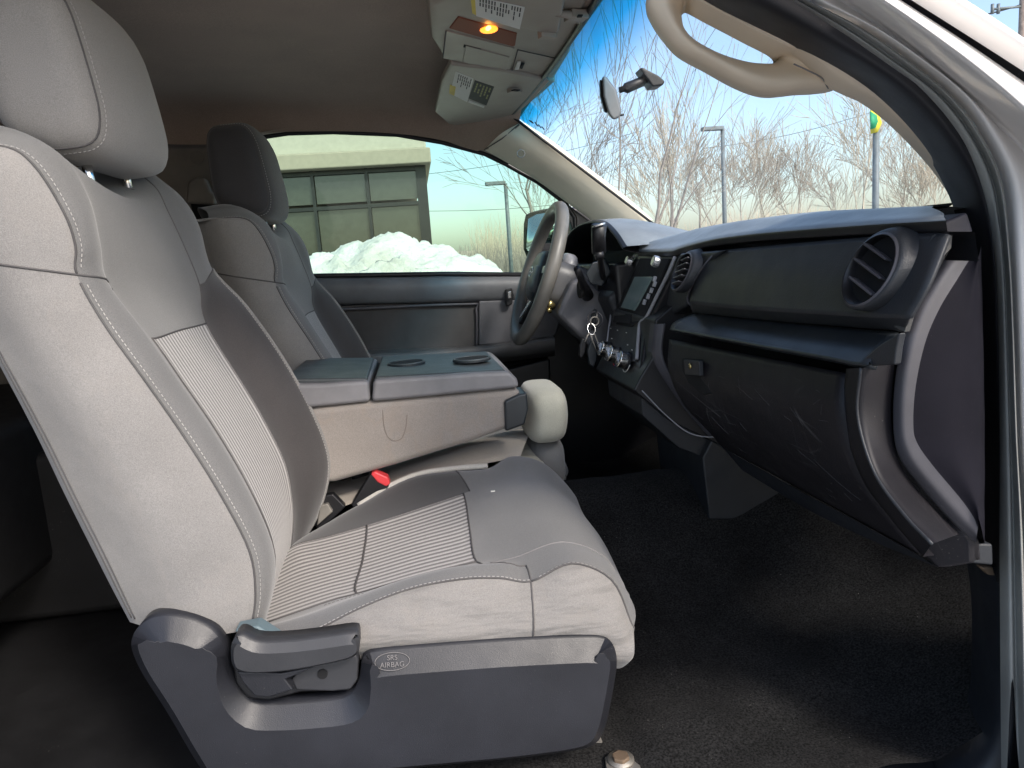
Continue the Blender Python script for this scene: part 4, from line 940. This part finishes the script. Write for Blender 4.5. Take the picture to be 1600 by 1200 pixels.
# centre stack ------------------------------------------------
A_, B_, D_ = P(995, 395, Y=1.68), P(1056, 398, Y=1.40), P(1000, 590, Y=1.40)
sn = (B_-A_).cross(D_-A_).normalized()
if sn.x > 0: sn = -sn
def PS(px, py, lift=0): return PL(px, py, A_, sn)+sn*lift
def sprism(name, pts, lift, depth, mat, parent=None, bevel=.002, **kw): return prism(name, [PS(x, y, lift) for x, y in pts], -sn*depth, mat, parent or da, bevel=bevel, **kw)
st = sprism('centre_stack', ((990, 394), (1060, 396), (1052, 425), (1030, 470), (1008, 520), (998, 595), (948, 588), (950, 510), (962, 455)), 0, .08, M['black'], bevel=.006)
sprism('radio_face', ((1004, 404), (1050, 405), (1030, 450), (1010, 500), (990, 512), (966, 508), (972, 470)), .006, .01, M['void'], st)
sprism('display', ((998, 434), (1025, 434), (1002, 478), (996, 487), (976, 482)), .010, .005, M['screen'], st, bevel=.001)
sprism('disc_slot', ((967, 489), (993, 493), (990, 508), (963, 504)), .009, .004, M['void'], st, bevel=.001)
sprism('control_panel', ((955, 510), (1000, 512), (996, 566), (950, 562)), .005, .01, M['dash'], st)
for x, y in ((1030, 446), (1025, 456), (1020, 465), (1014, 474), (985, 424), (978, 436), (973, 448), (968, 460), (1030, 438), (965, 472)):
    mk('radio_button', *box(PS(x, y, .010), (.004, .0055, .003), orient(Vector((0, 1, 0)), sn)), M['silverrail'], st, smooth=False, bevel=.001)
for x, y in ((958, 514), (969, 517), (983, 521), (985, 540), (960, 530), (992, 548)):
    mk('climate_symbol', *box(PS(x, y, .0065), (.0025, .0010, .0008), orient(Vector((0, 1, 0)), sn)), M['white'], st, smooth=False)
for x, y in ((990, 410), (1033, 411)):
    v, f = disc(PS(x, y, .005), sn, .013, .014, 20, .011); mk('radio_knob', v, f, M['silver'], st, bevel=.002)
def arc(c, r, a0, a1, mat):
    R_ = orient(Vector((0, 1, 0)), sn)
    tube('dial_mark', [c+R_ @ Vector((math.cos(a)*r, math.sin(a)*r, .0)) for a in [a0+(a1-a0)*i/8 for i in range(9)]], .0011, mat, st, sides=4)
blue = plastic('blue_print', (.05, .12, .5), .5, gs=0)
for k, (x, y) in enumerate(((955, 548), (969, 556), (985, 565))):
    c = PS(x, y, .004)
    v, f = disc(c, sn, .019, .024, 28, .018); kb = mk('climate_knob', v, f, M['chrome'], st, bevel=.003)
    v, f = disc(c, sn, .0195, .008, 28); mk('knob_base', v, f, M['black'], kb, bevel=.002)
    mk('knob_grip', *box(c+sn*.024, (.0145, .003, .004), orient(Vector((0, .7, .7)), sn)), M['silver'], kb, smooth=False, bevel=.001)
    arc(PS(x, y, .0065), .024, .2, 1.5, M['red'] if k == 1 else M['white']); arc(PS(x, y, .0065), .024, 1.7, 2.9, blue if k == 1 else M['white'])
tube('stack_edge', smooth_curve([PS(1058, 402, .004), PS(1046, 430, .004), PS(1030, 462, .004), PS(1013, 496, .004), PS(1003, 505, .004), PS(1000, 530, .004), PS(998, 562, .004)], 40), .0036, M['silverrail'], da, sides=8)
tube('stack_edge', smooth_curve([PS(994, 400, .004), PS(976, 428, .004), PS(963, 460, .004), PS(955, 505, .004), PS(949, 560, .004)], 40), .0024, M['silverrail'], da, sides=8)
# pale strip and the black cheek under it
sA = [P(x, y, Y=1.385) for x, y in ((1024, 506), (1021, 558), (1044, 602), (1078, 648), (1108, 682))]; sB = [P(x, y, Y=1.372) for x, y in ((1040, 506), (1036, 556), (1060, 604), (1096, 650), (1126, 684))]
loft('grey_strip', [[p+Vector((0, .03, 0)) for p in sA], sA, sB, [p+Vector((.004, .03, 0)) for p in sB]], M['rail'], da, nv=24, nu=3, sharp=(1, 2), label='grey strip down the side of the centre stack')
prism('stack_side', [P(x, y, Y=1.39) for x, y in ((1060, 470), (1024, 500), (1018, 560), (1000, 590), (990, 610), (1050, 660), (1108, 688), (1180, 720), (1300, 640), (1200, 480))], Vector((0, .31, 0)), M['black'], da, bevel=.004)
tube('strip_edge', smooth_curve([P(1003, 610, Y=1.385), P(1040, 648, Y=1.383), P(1080, 678, Y=1.38), P(1128, 684, Y=1.37)], 16), .0014, M['silverrail'], da, sides=6)
# lower console (kick)
kA = [P(x, y, Y=1.40) for x, y in ((1098, 716), (1112, 688), (1150, 690), (1240, 740), (1330, 800), (1290, 812), (1108, 812))]
prism('lower_console', kA, Vector((0, .30, 0)), M['dash'], da, bevel=.004, label='lower console foot on the tunnel')
prism('lower_console_top', [P(x, y, Y=1.42) for x, y in ((1000, 612), (1108, 688), (1098, 714), (1060, 700), (1004, 650))], Vector((0, .26, 0)), M['dash'], da, bevel=.003)
# instrument hood: arch in front of the driver
ha = [(1.62, .012), (1.70, .050), (1.80, .078), (1.95, .088), (2.12, .080), (2.25, .05), (2.34, .0)]
def hood(x, dz, s=1.0): return [W(x, 1.97+(y-1.97)*s, z+dz) for y, z in ha]
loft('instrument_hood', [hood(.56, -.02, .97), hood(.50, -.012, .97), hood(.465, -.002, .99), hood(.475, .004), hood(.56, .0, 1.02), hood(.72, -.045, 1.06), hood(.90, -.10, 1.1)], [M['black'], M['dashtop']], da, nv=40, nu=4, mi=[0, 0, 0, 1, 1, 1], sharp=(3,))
mk('gauge_cluster', *box(W(.58, 1.99, -.06), (.03, .27, .07)), M['void'], da, smooth=False, bevel=.01)
prism('lower_dash', [W(.46, 1.68, -.02), W(.52, 1.68, -.02), W(.62, 1.68, -.38), W(.55, 1.68, -.36), W(.47, 1.68, -.20)], Vector((0, .66, 0)), M['black'], da, bevel=.01)
prism('knee_panel', [W(.445, 1.70, -.10), W(.47, 1.70, -.08), W(.60, 1.70, -.34), W(.53, 1.70, -.33)], Vector((0, .6, 0)), M['dash'], da, bevel=.01)
mk('far_cowl_side', *box(W(.80, 2.37, -.35), (.40, .02, .40)), M['black'], cab, smooth=False)
mk('dash_body', *box(W(.74, 1.56, -.17), (.17, .74, .09)), M['void'], da, smooth=False)

# ================================================================== OVERHEAD
ZO = .475
oc_ = thing('overhead_console', 'cream overhead console with lit amber map lamp on the headliner', 'overhead console', P(780, 70, Z=.46))
shell = [(672, 8), (700, -8), (735, -20), (930, -30), (905, 40), (896, 62), (890, 86), (864, 128), (840, 122), (770, 108), (694, 92), (676, 64)]
prism('shell', [P(x, y, Z=(.44-.030)) for x, y in shell], [ (P(x, y, Z=(.44-.030))-P(780, 60, Z=(.44-.030)))*.05+Vector((0, 0, .05)) for x, y in shell], M['ohead'], oc_, bevel=.012, seg=4)
ls = [(716, 27), (808, 53), (805, 72), (800, 73), (702, 45)]
# recessed lamp lens: dark amber well with glowing bulb
prism('lamp_lens', [P(x, y, Z=(.438-.030)) for x, y in ls], Vector((0, 0, .006)), M['lens'], oc_, bevel=.002)
bc = P(764, 48, Z=(.436-.030))
superbox('lit_bulb', bc+Vector((0, 0, .002)), (.016, .020, .004), 2, M['bulb'], oc_, n=6)
superbox('bulb_core', P(763, 44, Z=(.4335-.030)), (.005, .013, .002), 2, M['core'], oc_, n=5)
pn = prism('sunglass_door', [P(x, y, Z=(.4375-.030)) for x, y in ((697, 49), (804, 76), (796, 115), (692, 91))], Vector((0, 0, .003)), M['ohead'], oc_, bevel=.001)
prism('door_tab', [P(x, y, Z=(.4355-.030)) for x, y in ((728, 72), (796, 90), (791, 111), (723, 97))], Vector((0, 0, .003)), M['ohead'], pn, bevel=.001)
prism('tab_shadow_slot', [P(x, y, Z=(.4367-.030)) for x, y in ((725, 70), (752, 77), (750, 80), (724, 74))], Vector((0, 0, .001)), M['void'], pn, bevel=0)
for a, b in (((697, 49), (692, 91)), ((809, 78), (798, 118)), ((809, 78), (872, 92))):
    tube('panel_gap', [P(*a, Z=(.4375-.030)), P(*b, Z=(.4375-.030))], .0012, M['seam'], oc_, sides=5)
prism('release_catch', [P(x, y, Z=(.436-.030)) for x, y in ((808, 98), (814, 97), (811, 109), (804, 110))], Vector((0, 0, .003)), M['white'], oc_, bevel=.001)
prism('catch_slot', [P(x, y, Z=(.4368-.030)) for x, y in ((815, 98), (820, 99), (816, 108), (811, 107))], Vector((0, 0, .001)), M['void'], oc_, bevel=0)
# visors
def visor(label, pts, z, wlab):
    v = thing('sun_visor', label, 'sun visor', P(pts[0][0], pts[0][1], Z=z), 'sun visors')
    p = prism('panel', [P(x, y, Z=z) for x, y in pts], Vector((0, 0, .018)), M['ohead'], v, bevel=.006, seg=3); return v, p
va, vp = visor('driver sun visor folded flat, small, with yellow and black warning stickers', ((704, 101), (780, 110), (868, 128), (846, 148), (775, 203), (738, 204), (700, 194), (680, 176), (690, 130)), (.432-.030), 0)
def strips(name, corner, nx_, ny_, parent, mat, z, fill=.6, vertical=False):
    """print marks: short dark bars in rows inside the quad corner=[a,b,c,d]"""
    a, b, c, d = [P(x, y, Z=z) for x, y in corner]; out = []; random.seed(3)
    for i in range(nx_):
        ln = random.uniform(.55, 1)
        for j in range(ny_):
            if random.random() > .9 or (j+1)/ny_ > ln: continue
            u0 = (i+.25)/nx_; u1 = (i+.7)/nx_; v0 = (j+.1)/ny_; v1 = (j+.95)/ny_
            q = [a.lerp(b, u).lerp(d.lerp(c, u), v) for u, v in ((u0, v0), (u1, v0), (u1, v1), (u0, v1))]
            out.append((q, [(0, 1, 2, 3)]))
    V, F_ = join(out); return mk(name, V, F_, mat, parent, smooth=False, kind='stuff')
def label(parent, quad, z, mat, name='sticker'): return prism(name, [P(x, y, Z=z) for x, y in quad], Vector((0, 0, .001)), M[mat], parent, bevel=0, smooth=False)
lb1 = label(vp, ((712, 112), (740, 123), (730, 160), (703, 146)), (.4312-.030), 'white'); label(vp, ((703, 133), (712, 136), (710, 150), (702, 146)), (.4306-.030), 'yellow')
lb2 = label(vp, ((742, 126), (772, 136), (760, 165), (732, 154)), (.4312-.030), 'ink'); strips('printed_lines', ((744, 129), (769, 138), (760, 162), (735, 153)), 5, 7, lb2, M['olivedark'], (.4308-.030))
strips('printed_lines', ((716, 115), (738, 124), (732, 145), (711, 138)), 7, 5, lb1, M['ink'], (.4308-.030)); label(vp, ((733, 157), (757, 166), (756, 169), (731, 160)), (.4305-.030), 'white')
mk('hinge_clip', *box(P(804, 141, Z=(.43-.030)), (.016, .010, .006), Matrix.Rotation(.5, 3, 'Z')), M['ohead'], va, smooth=False, bevel=.002)
mk('clip_slot', *box(P(806, 141, Z=(.4235-.030)), (.009, .006, .001), Matrix.Rotation(.5, 3, 'Z')), M['void'], va, smooth=False)
mk('latch_tab', *box(P(785, 190, Z=(.43-.030)), (.006, .012, .005)), M['ohead'], va, smooth=False, bevel=.002)
vb, vp2 = visor('passenger sun visor cut off at the top, with white printed warning label', ((724, -30), (745, 22), (812, 44), (864, 57), (874, 50), (890, -30)), (.425-.030), 0)
lb3 = label(vp2, ((741, -5), (820, 12), (812, 46), (744, 25)), (.4238-.030), 'white'); strips('printed_lines', ((748, -4), (816, 12), (811, 42), (748, 22)), 15, 4, lb3, M['ink'], (.4234-.030))
label(vp2, ((735, -5), (742, -4), (744, 24), (738, 21)), (.4236-.030), 'yellow')
tube('hinge_arm', [P(868, 20, Z=(.43-.030)), P(895, 24, Z=(.43-.030)), P(908, 27, Z=(.435-.030))], [.006, .007, .009], M['ohead'], vb, sides=8)
mk('hinge_block', *box(P(900, 25, Z=(.432-.030)), (.016, .016, .007), Matrix.Rotation(.3, 3, 'Z')), M['ohead'], vb, smooth=False, bevel=.002)
mk('hinge_hole', *box(P(906, 25, Z=(.4245-.030)), (.004, .005, .001)), M['void'], vb, smooth=False)
mk('visor_clip', *box(P(855, 53, Z=(.425-.030)), (.016, .008, .008), Matrix.Rotation(.3, 3, 'Z')), M['ohead'], vb, smooth=False, bevel=.002)
# rear view mirror
rm = thing('rear_view_mirror', 'rear view mirror on a black arm stuck to the windscreen', 'mirror', P(1018, 120, Y=1.5))
YM = 1.52
prism('mirror_head', [P(x, y, Y=YM-.12) for x, y in ((941, 118), (948, 120), (963, 140), (972, 175), (968, 184), (958, 188), (951, 178), (943, 150))], [Vector((.050, .20, .040)) for _ in range(8)], plastic('mirror_back', (.16, .17, .18), .4, gs=.2), rm, bevel=.010, seg=4)
prism('mirror_glass', [P(x, y, Y=YM-.10)+Vector((-.006, 0, 0)) for x, y in ((942, 124), (947, 126), (954, 176), (950, 176), (943, 150))], Vector((.046, .18, .036)), M['black'], rm, bevel=.001)
tube('arm', [P(968, 141, Y=YM), P(974, 139, Y=YM), P(978, 138, Y=YM), P(1004, 127, Y=YM), P(1010, 124, Y=YM)], [.006, .006, .0105, .010, .005], M['black'], rm, sides=12)
tube('ball_joint', [P(1008, 125, Y=YM), P(1016, 120, Y=YM)], .0045, M['chrome'], rm, sides=8)
prism('glass_mount', [P(x, y, Y=YM-.02) for x, y in ((1000, 106), (1005, 105), (1030, 118), (1040, 127), (1036, 133), (1020, 135), (1014, 126))], Vector((.0, .04, 0)), M['black'], rm, bevel=.004)
tube('toggle', [P(958, 178, Y=YM-.05), P(962, 181, Y=YM-.06), P(975, 179, Y=YM-.07)], [.003, .003, .002], M['black'], rm, sides=6)
# seat belt anchor on the far rear pillar
sb = thing('seat_belt_guide', 'brown shoulder belt guide on the far rear pillar behind the driver headrest', 'seat belt', P(308, 300, Y=2.30))
prism('guide_cover', [P(x, y, Y=2.29) for x, y in ((290, 318), (292, 285), (304, 276), (320, 278), (328, 298), (336, 305), (336, 320))], Vector((0, .04, 0)), M['belt'], sb, bevel=.008)
prism('webbing', [P(x, y, Y=2.30) for x, y in ((298, 318), (330, 318), (340, 430), (318, 430))], Vector((0, .003, 0)), M['void'], sb, bevel=0)
v, f = disc(P(308, 246, Y=2.326), Vector((0, -1, 0)), .02, .001, 24); mk('pillar_plug', v, f, M['beltplug'], cab, smooth=False)

# ================================================================== OUTSIDE
def snowmat():
    m, t, b, o = newmat('snow'); f = noisetex(t, .6, 8, rough=.7); r = ramp(t, f, [(.3, (.42, .40, .34, 1)), (.5, (.72, .72, .68, 1)), (.75, (.86, .87, .86, 1))]); t.links.new(r.outputs[0], b.inputs[0]); b.inputs['Roughness'].default_value = .8
    bump(t, b, noisetex(t, 9, 6), .8, .05); return m
def gmat():
    m, t, b, o = newmat('wet_lot'); f = noisetex(t, .25, 8, rough=.6); r = ramp(t, f, [(.47, (.13, .128, .12, 1)), (.55, (.28, .265, .24, 1)), (.60, (.72, .73, .74, 1))]); t.links.new(r.outputs[0], b.inputs[0]); b.inputs['Roughness'].default_value = .8; return m
M['snow'] = snowmat(); M['ground'] = gmat()
v, f = [Vector((-900, -900, 0)), Vector((900, -900, 0)), Vector((900, 900, 0)), Vector((-900, 900, 0))], [(0, 1, 2, 3)]
g = mk('ground', v, f, M['ground'], smooth=False); g['kind'] = 'structure'
# snow pile
def heap(name, cx, cy, rx, ry, h, seed, n=90, prof=None):
    V = []; Fc = []
    for i in range(n+1):
        for j in range(n+1):
            u = i/n*2-1; v = j/n*2-1; x = u*rx; y = v*ry; r = math.sqrt(u*u+v*v)
            base = max(0, 1-r**2.6)
            if prof: base *= prof(u)
            q = Vector((x*.8+seed, y*.8, seed)); k = noise.fractal(q, .9, 2.2, 5)*.35+noise.noise(q*4)*.10+abs(noise.noise(q*9))*.07
            cl = (noise.noise(q*3.1)*.16+noise.noise(q*6.5)*.11+noise.noise(q*14)*.07)*min(1, base*4); V.append(Vector((cx+x, cy+y+cl, h*base*(1+.12*k)+k*.2*min(1, base*4)+cl*.9-.02)))
    for i in range(n):
        for j in range(n): a = i*(n+1)+j; Fc.append((a, a+n+1, a+n+2, a+1))
    return mk(name, V, Fc, M['snow'], loc=(cx, cy, 0))
cx = P(585, 420, Y=9).x
top(heap('snow_pile', cx-.05, 9, 3.15, 1.8, 1.72, 4.2, 150, prof=lambda u: 1.0-.10*max(u, 0)), 'tall dirty snow pile in front of the dark windows, seen through the driver window', 'snow pile')
cx = P(745, 420, Y=17).x
top(heap('snow_bank', cx+1.2, 17, 4.5, 1.5, 1.05, 9.1, 80), 'low far snow bank to the right of the tall pile', 'snow bank')
# building
bd = thing('office_building', 'cream office building with dark green glazing behind the snow pile', 'building', P(560, 430, Y=15))
YB = 15.0
cream = plastic('stucco_cream', (.50, .475, .40), .85, grain=60, gs=.3, var=.06); cream2 = plastic('stucco_band', (.40, .36, .285), .85, grain=60, gs=.3, var=.06)
gl = plastic('dark_glazing', (.045, .05, .04), .12, gs=0, var=.2, spec=.8); fr_ = plastic('window_frame_black', (.02, .022, .02), .4, gs=0)
xr = P(664, 262, Y=YB).x; xl = xr-11; zb = P(560, 264, Y=YB).z; zt_ = P(560, 236, Y=YB-.3).z; ztop = zt_+2.6
mk('parapet_wall', *box(Vector(((xl+xr)/2, YB+2, (zt_+ztop)/2)), ((xr-xl)/2+.05, 2.2, (ztop-zt_)/2)), cream, bd, smooth=False, bevel=.03)
mk('band', *box(Vector(((xl+xr)/2, YB+2, (zb+zt_)/2)), ((xr-xl)/2+.12, 2.35, (zt_-zb)/2)), cream2, bd, smooth=False, bevel=.03)
mk('back_wall', *box(Vector(((xl+xr)/2, YB+2.2, zb/2)), ((xr-xl)/2-.2, 1.8, zb/2)), cream2, bd, smooth=False)
cols = [P(x, 300, Y=YB).x for x in (660, 575, 490, 405, 320)]; rows_ = [zb, P(570, 318, Y=YB).z, P(570, 395, Y=YB).z, 0.05]
for i in range(len(cols)-1):
    for j in range(3):
        x0, x1 = cols[i+1], cols[i]; z1, z0 = rows_[j], rows_[j+1]
        mk('window_pane', *box(Vector(((x0+x1)/2, YB+.05, (z0+z1)/2)), ((x1-x0)/2-.04, .02, (z1-z0)/2-.04)), gl, bd, smooth=False)
for x in cols: mk('mullion', *box(Vector((x, YB, zb/2)), (.03 if x != cols[0] else .10, .06, zb/2)), fr_, bd, smooth=False)
for z in rows_[:3]: mk('transom', *box(Vector(((cols[0]+cols[-1])/2, YB-.002, z-.05)), ((cols[0]-cols[-1])/2, .055, .035)), fr_, bd, smooth=False)
# lamps, poles
polem = plastic('pole_grey', (.16, .19, .20), .5, gs=0); bark = plastic('bark_hazed', (.42, .37, .30), .9, gs=0, var=.3); bark2 = plastic('bark_grey', (.30, .27, .24), .9, gs=0, var=.3); bark3 = plastic('bark_tan_hazed', (.56, .49, .38), .9, gs=0, var=.2)  # bark colours lightened so haze and bright-sky wash sit in the paint
def lamp(px, pt, Y, label, left=True, r=.07):
    b = P(px, 420, Y=Y); b.z = 0; t = P(px, pt, Y=Y); t.x = b.x
    l = thing('street_lamp', label, 'street lamp', b, 'street lamps of the car park')
    tube('pole', [b, t], [r, r*.8], polem, l, sides=8)
    s = -1 if left else 1
    mk('lamp_head', *box(t+Vector((s*.35, 0, .02)), (.35, .12, .06)), polem, l, smooth=False, bevel=.02)
lamp(799, 286, 26, 'thin lamp post seen through the driver window right of the building', r=.08)
lamp(1134, 201, 24, 'grey lamp post seen through the windscreen left of the flag pole', r=.085)
fp_ = P(1367, 420, Y=12); fp_.z = 0; ft = P(1367, 178, Y=12); ft.x = fp_.x
fl = thing('banner_pole', 'thick grey pole with green and yellow banner by the right windscreen pillar', 'banner pole', fp_)
tube('pole', [fp_, ft], .055, polem, fl, sides=10)
gr = plastic('banner_green', (.02, .36, .16), .6, gs=0); ye = plastic('banner_yellow', (.72, .66, .05), .6, gs=0)
prism('yellow_border', [P(x, y, Y=11.93) for x, y in ((1361, 172), (1374, 178), (1378, 192), (1372, 206), (1362, 209))], Vector((0, .03, 0)), ye, fl, bevel=0)
prism('green_field', [P(x, y, Y=11.90) for x, y in ((1360, 174), (1370, 180), (1372, 190), (1368, 200), (1361, 202))], Vector((0, .02, 0)), gr, fl, bevel=0)
ub = P(1584, 400, Y=20); ub.z = 0; ut = P(1586, -30, Y=20); ut.x = ub.x
up = thing('utility_pole', 'wooden utility pole with insulators beyond the outer pillar, top right', 'utility pole', ub)
wood = plastic('pole_wood', (.30, .24, .20), .9, gs=0)
tube('pole', [ub, ut+Vector((0, 0, 1))], .11, wood, up, sides=10)
for py in (14, 60):
    c = P(1570, py, Y=20); tube('crossarm', [c+Vector((-.4, 0, 0)), c+Vector((.5, 0, .05))], .035, polem, up, sides=6)
    for k in (-.38, -.2): tube('insulator', [c+Vector((k, 0, -.12)), c+Vector((k, 0, .14))], .045, polem, up, sides=8)
for k, (a, b, nm) in enumerate((((1452, 42, 20), (1700, -30, 20), 'power line from the utility pole, upper wire'), ((1500, 10, 20), (1560, 62, 20), 'slack wire hanging under the insulators of the utility pole'), ((640, 275, 50), (1000, 205, 50), 'far power line seen through the driver window, upper'), ((640, 330, 50), (1000, 300, 50), 'far power line seen through the driver window, lower'), ((1100, 232, 45), (1360, 176, 45), 'far power line crossing behind the lamp post in the windscreen'))):
    A, B = P(a[0], a[1], Y=a[2]), P(b[0], b[1], Y=b[2]); pth = [A.lerp(B, i/10)+Vector((0, 0, -.5*math.sin(math.pi*i/10)*(A-B).length/20)) for i in range(11)]
    w_ = tube('power_line', pth, .014 if k > 1 else .02, M['ink'], None, sides=4); top(w_, nm, 'power line', 'power lines')
# trees
def tree(px, Y, H, label, mat, seed, levels=6, spread=.55, r0=None, lean=(0, 0), n0=3, group='bare trees outside', twig=.005, kind='bare_tree', base=None, first=.28, dense=1):
    rnd = random.Random(seed); b = P(px, 420, Y=Y); b.z = 0
    if base: b = base
    r0 = r0 or H*.014; trunk = []; crown = []
    def seg(p, d, L, r, lv):
        nseg = 3 if lv < 3 else 2; pts = [p]; dd_ = d.copy(); rs = [r]
        for i in range(nseg):
            dd_ = (dd_+Vector((rnd.gauss(0, .10), rnd.gauss(0, .10), rnd.gauss(.05, .07)))).normalized(); pts.append(pts[-1]+dd_*L/nseg); rs.append(r*(1-.45*(i+1)/nseg))
        (trunk if lv == 0 else crown).append(tubegeo(pts, [max(q, twig*.6) for q in rs], 6 if lv < 2 else 3, cap=False))
        if lv >= levels: return
        nb = n0 if lv == 0 else (2 if rnd.random() < .35 else 3)
        nb += dense if lv in (1, 2) else 0
        for i in range(nb):
            k = rnd.uniform(.45, 1.0) if i else 1.0; j = min(int(k*nseg), nseg-1); q = pts[j].lerp(pts[j+1], k*nseg-j) if k < 1 else pts[-1]
            az = rnd.uniform(0, 2*math.pi); sp = spread*rnd.uniform(.5, 1.3)*(.6 if i == 0 else 1)
            u = dd_.cross(Vector((0, 0, 1))) if abs(dd_.z) < .99 else Vector((1, 0, 0)); u.normalize(); w2 = dd_.cross(u)
            nd = (dd_*math.cos(sp)+(u*math.cos(az)+w2*math.sin(az))*math.sin(sp)).normalized()
            seg(q, nd, L*rnd.uniform(.62, .85), max(rs[-1]*.8 if i == 0 else rs[-1]*.6, twig*.6), lv+1)
    seg(b, Vector((lean[0], lean[1], 1)).normalized(), H*first, r0, 0)
    t = thing(kind, label, 'tree', b, group)
    V, F_ = join(trunk); mk('trunk', V, F_, mat, t); V, F_ = join(crown); mk('crown', V, F_, mat, t, recalc=False)
    return t
tree(950, 9, 6.2, 'slender bare sapling left of the rear view mirror, nearest the far pillar', bark2, 1, 4, .30, .03, lean=(.05, 0), n0=3, dense=0)
tree(985, 11, 7.5, 'bare tree with forked trunk behind the rear view mirror', bark2, 2, 4, .38, .05, n0=3, dense=0)
tree(1010, 10, 6.0, 'tall bare tree with leaning trunk just right of the rear view mirror', bark2, 33, 4, .42, .045, lean=(.35, 0), dense=0)
tree(855, 12, 5.6, 'dark bare tree behind the door mirror in the driver window', bark2, 4, 6, .5, .09, lean=(-.15, 0))
0 and tree(925, 15, 7.5, 'bare thin tree behind the blue shade band', bark2, 5, 4, .35, .05, dense=0)
far = [(1060, 26, 6.4, 'tan bare tree left of the lamp post, low crown'), (1090, 32, 8.0, 'tan bare tree behind the lamp post, tall crown'), (1165, 28, 6.2, 'slim pale bare tree right of the lamp post'), (1205, 34, 7.0, 'wide bushy bare tree second from the lamp post'),
       (1250, 30, 7.4, 'bare bushy tree halfway between lamp post and banner pole'), (1300, 36, 6.6, 'smaller bare tree before the banner pole'), (1335, 27, 8.4, 'largest spreading bare tree just left of the banner pole'),
       (1400, 30, 7.6, 'spreading bare tree right of the banner pole'), (1430, 34, 6.2, 'bare tree close to the right windscreen pillar'), (1470, 28, 5.0, 'tan tree lowest beside the right pillar'), (1020, 30, 7.0, 'pale bare tree behind the mirror arm'), (1130, 40, 7.2, 'distant bare tree behind the lamp post base')]
for k, (px, Y, H, lb) in enumerate(far): tree(px, Y, H*1.55, lb, bark if k % 3 else bark3, 50+k, 5, .42, .07, n0=4, twig=.014, first=.20, dense=1)
# distant brush and tree belt
def belt(name, x0, x1, Y, h, n, seed, mat, label):
    rnd = random.Random(seed); out = []
    for i in range(n):
        x = rnd.uniform(x0, x1); y = Y+rnd.uniform(-3, 3); L = h*rnd.uniform(.35, 1.0)*(.75+.25*math.sin(x*.35)); a = rnd.gauss(0, .22)
        p = Vector((x, y, rnd.uniform(0, .3)*h)); q = p+Vector((math.sin(a)*L, rnd.gauss(0, .1), math.cos(a)*L)); s = Vector((rnd.uniform(.012, .03), 0, 0))
        m_ = p.lerp(q, .5)+Vector((rnd.gauss(0, .06)*L, 0, 0))
        out.append(([p-s, p+s, m_+s*.7, q, m_-s*.7], [(0, 1, 2, 4), (4, 2, 3)]))
    V, F_ = join(out); o = mk(name, V, F_, mat, None, smooth=False, kind='stuff', recalc=False); o['label'] = label; o['category'] = 'brush'; return o
belt('winter_brush', 4, 42, 44, 3.6, 8000, 1, bark3, 'dense tan winter brush along the far edge of the lot')
belt('roadside_shrubs', 1.0, 9, 30, 2.1, 2500, 2, bark2, 'dark low shrubs right of the snow pile in the driver window')
hl_ = mk('distant_hill', [Vector((-300, 400, -1)), Vector((500, 260, -1)), Vector((500, 260, 7)), Vector((200, 330, 9)), Vector((-50, 390, 6)), Vector((-300, 400, 6))], [(0, 1, 2, 3, 4, 5)], bark, smooth=False); hl_['kind'] = 'structure'
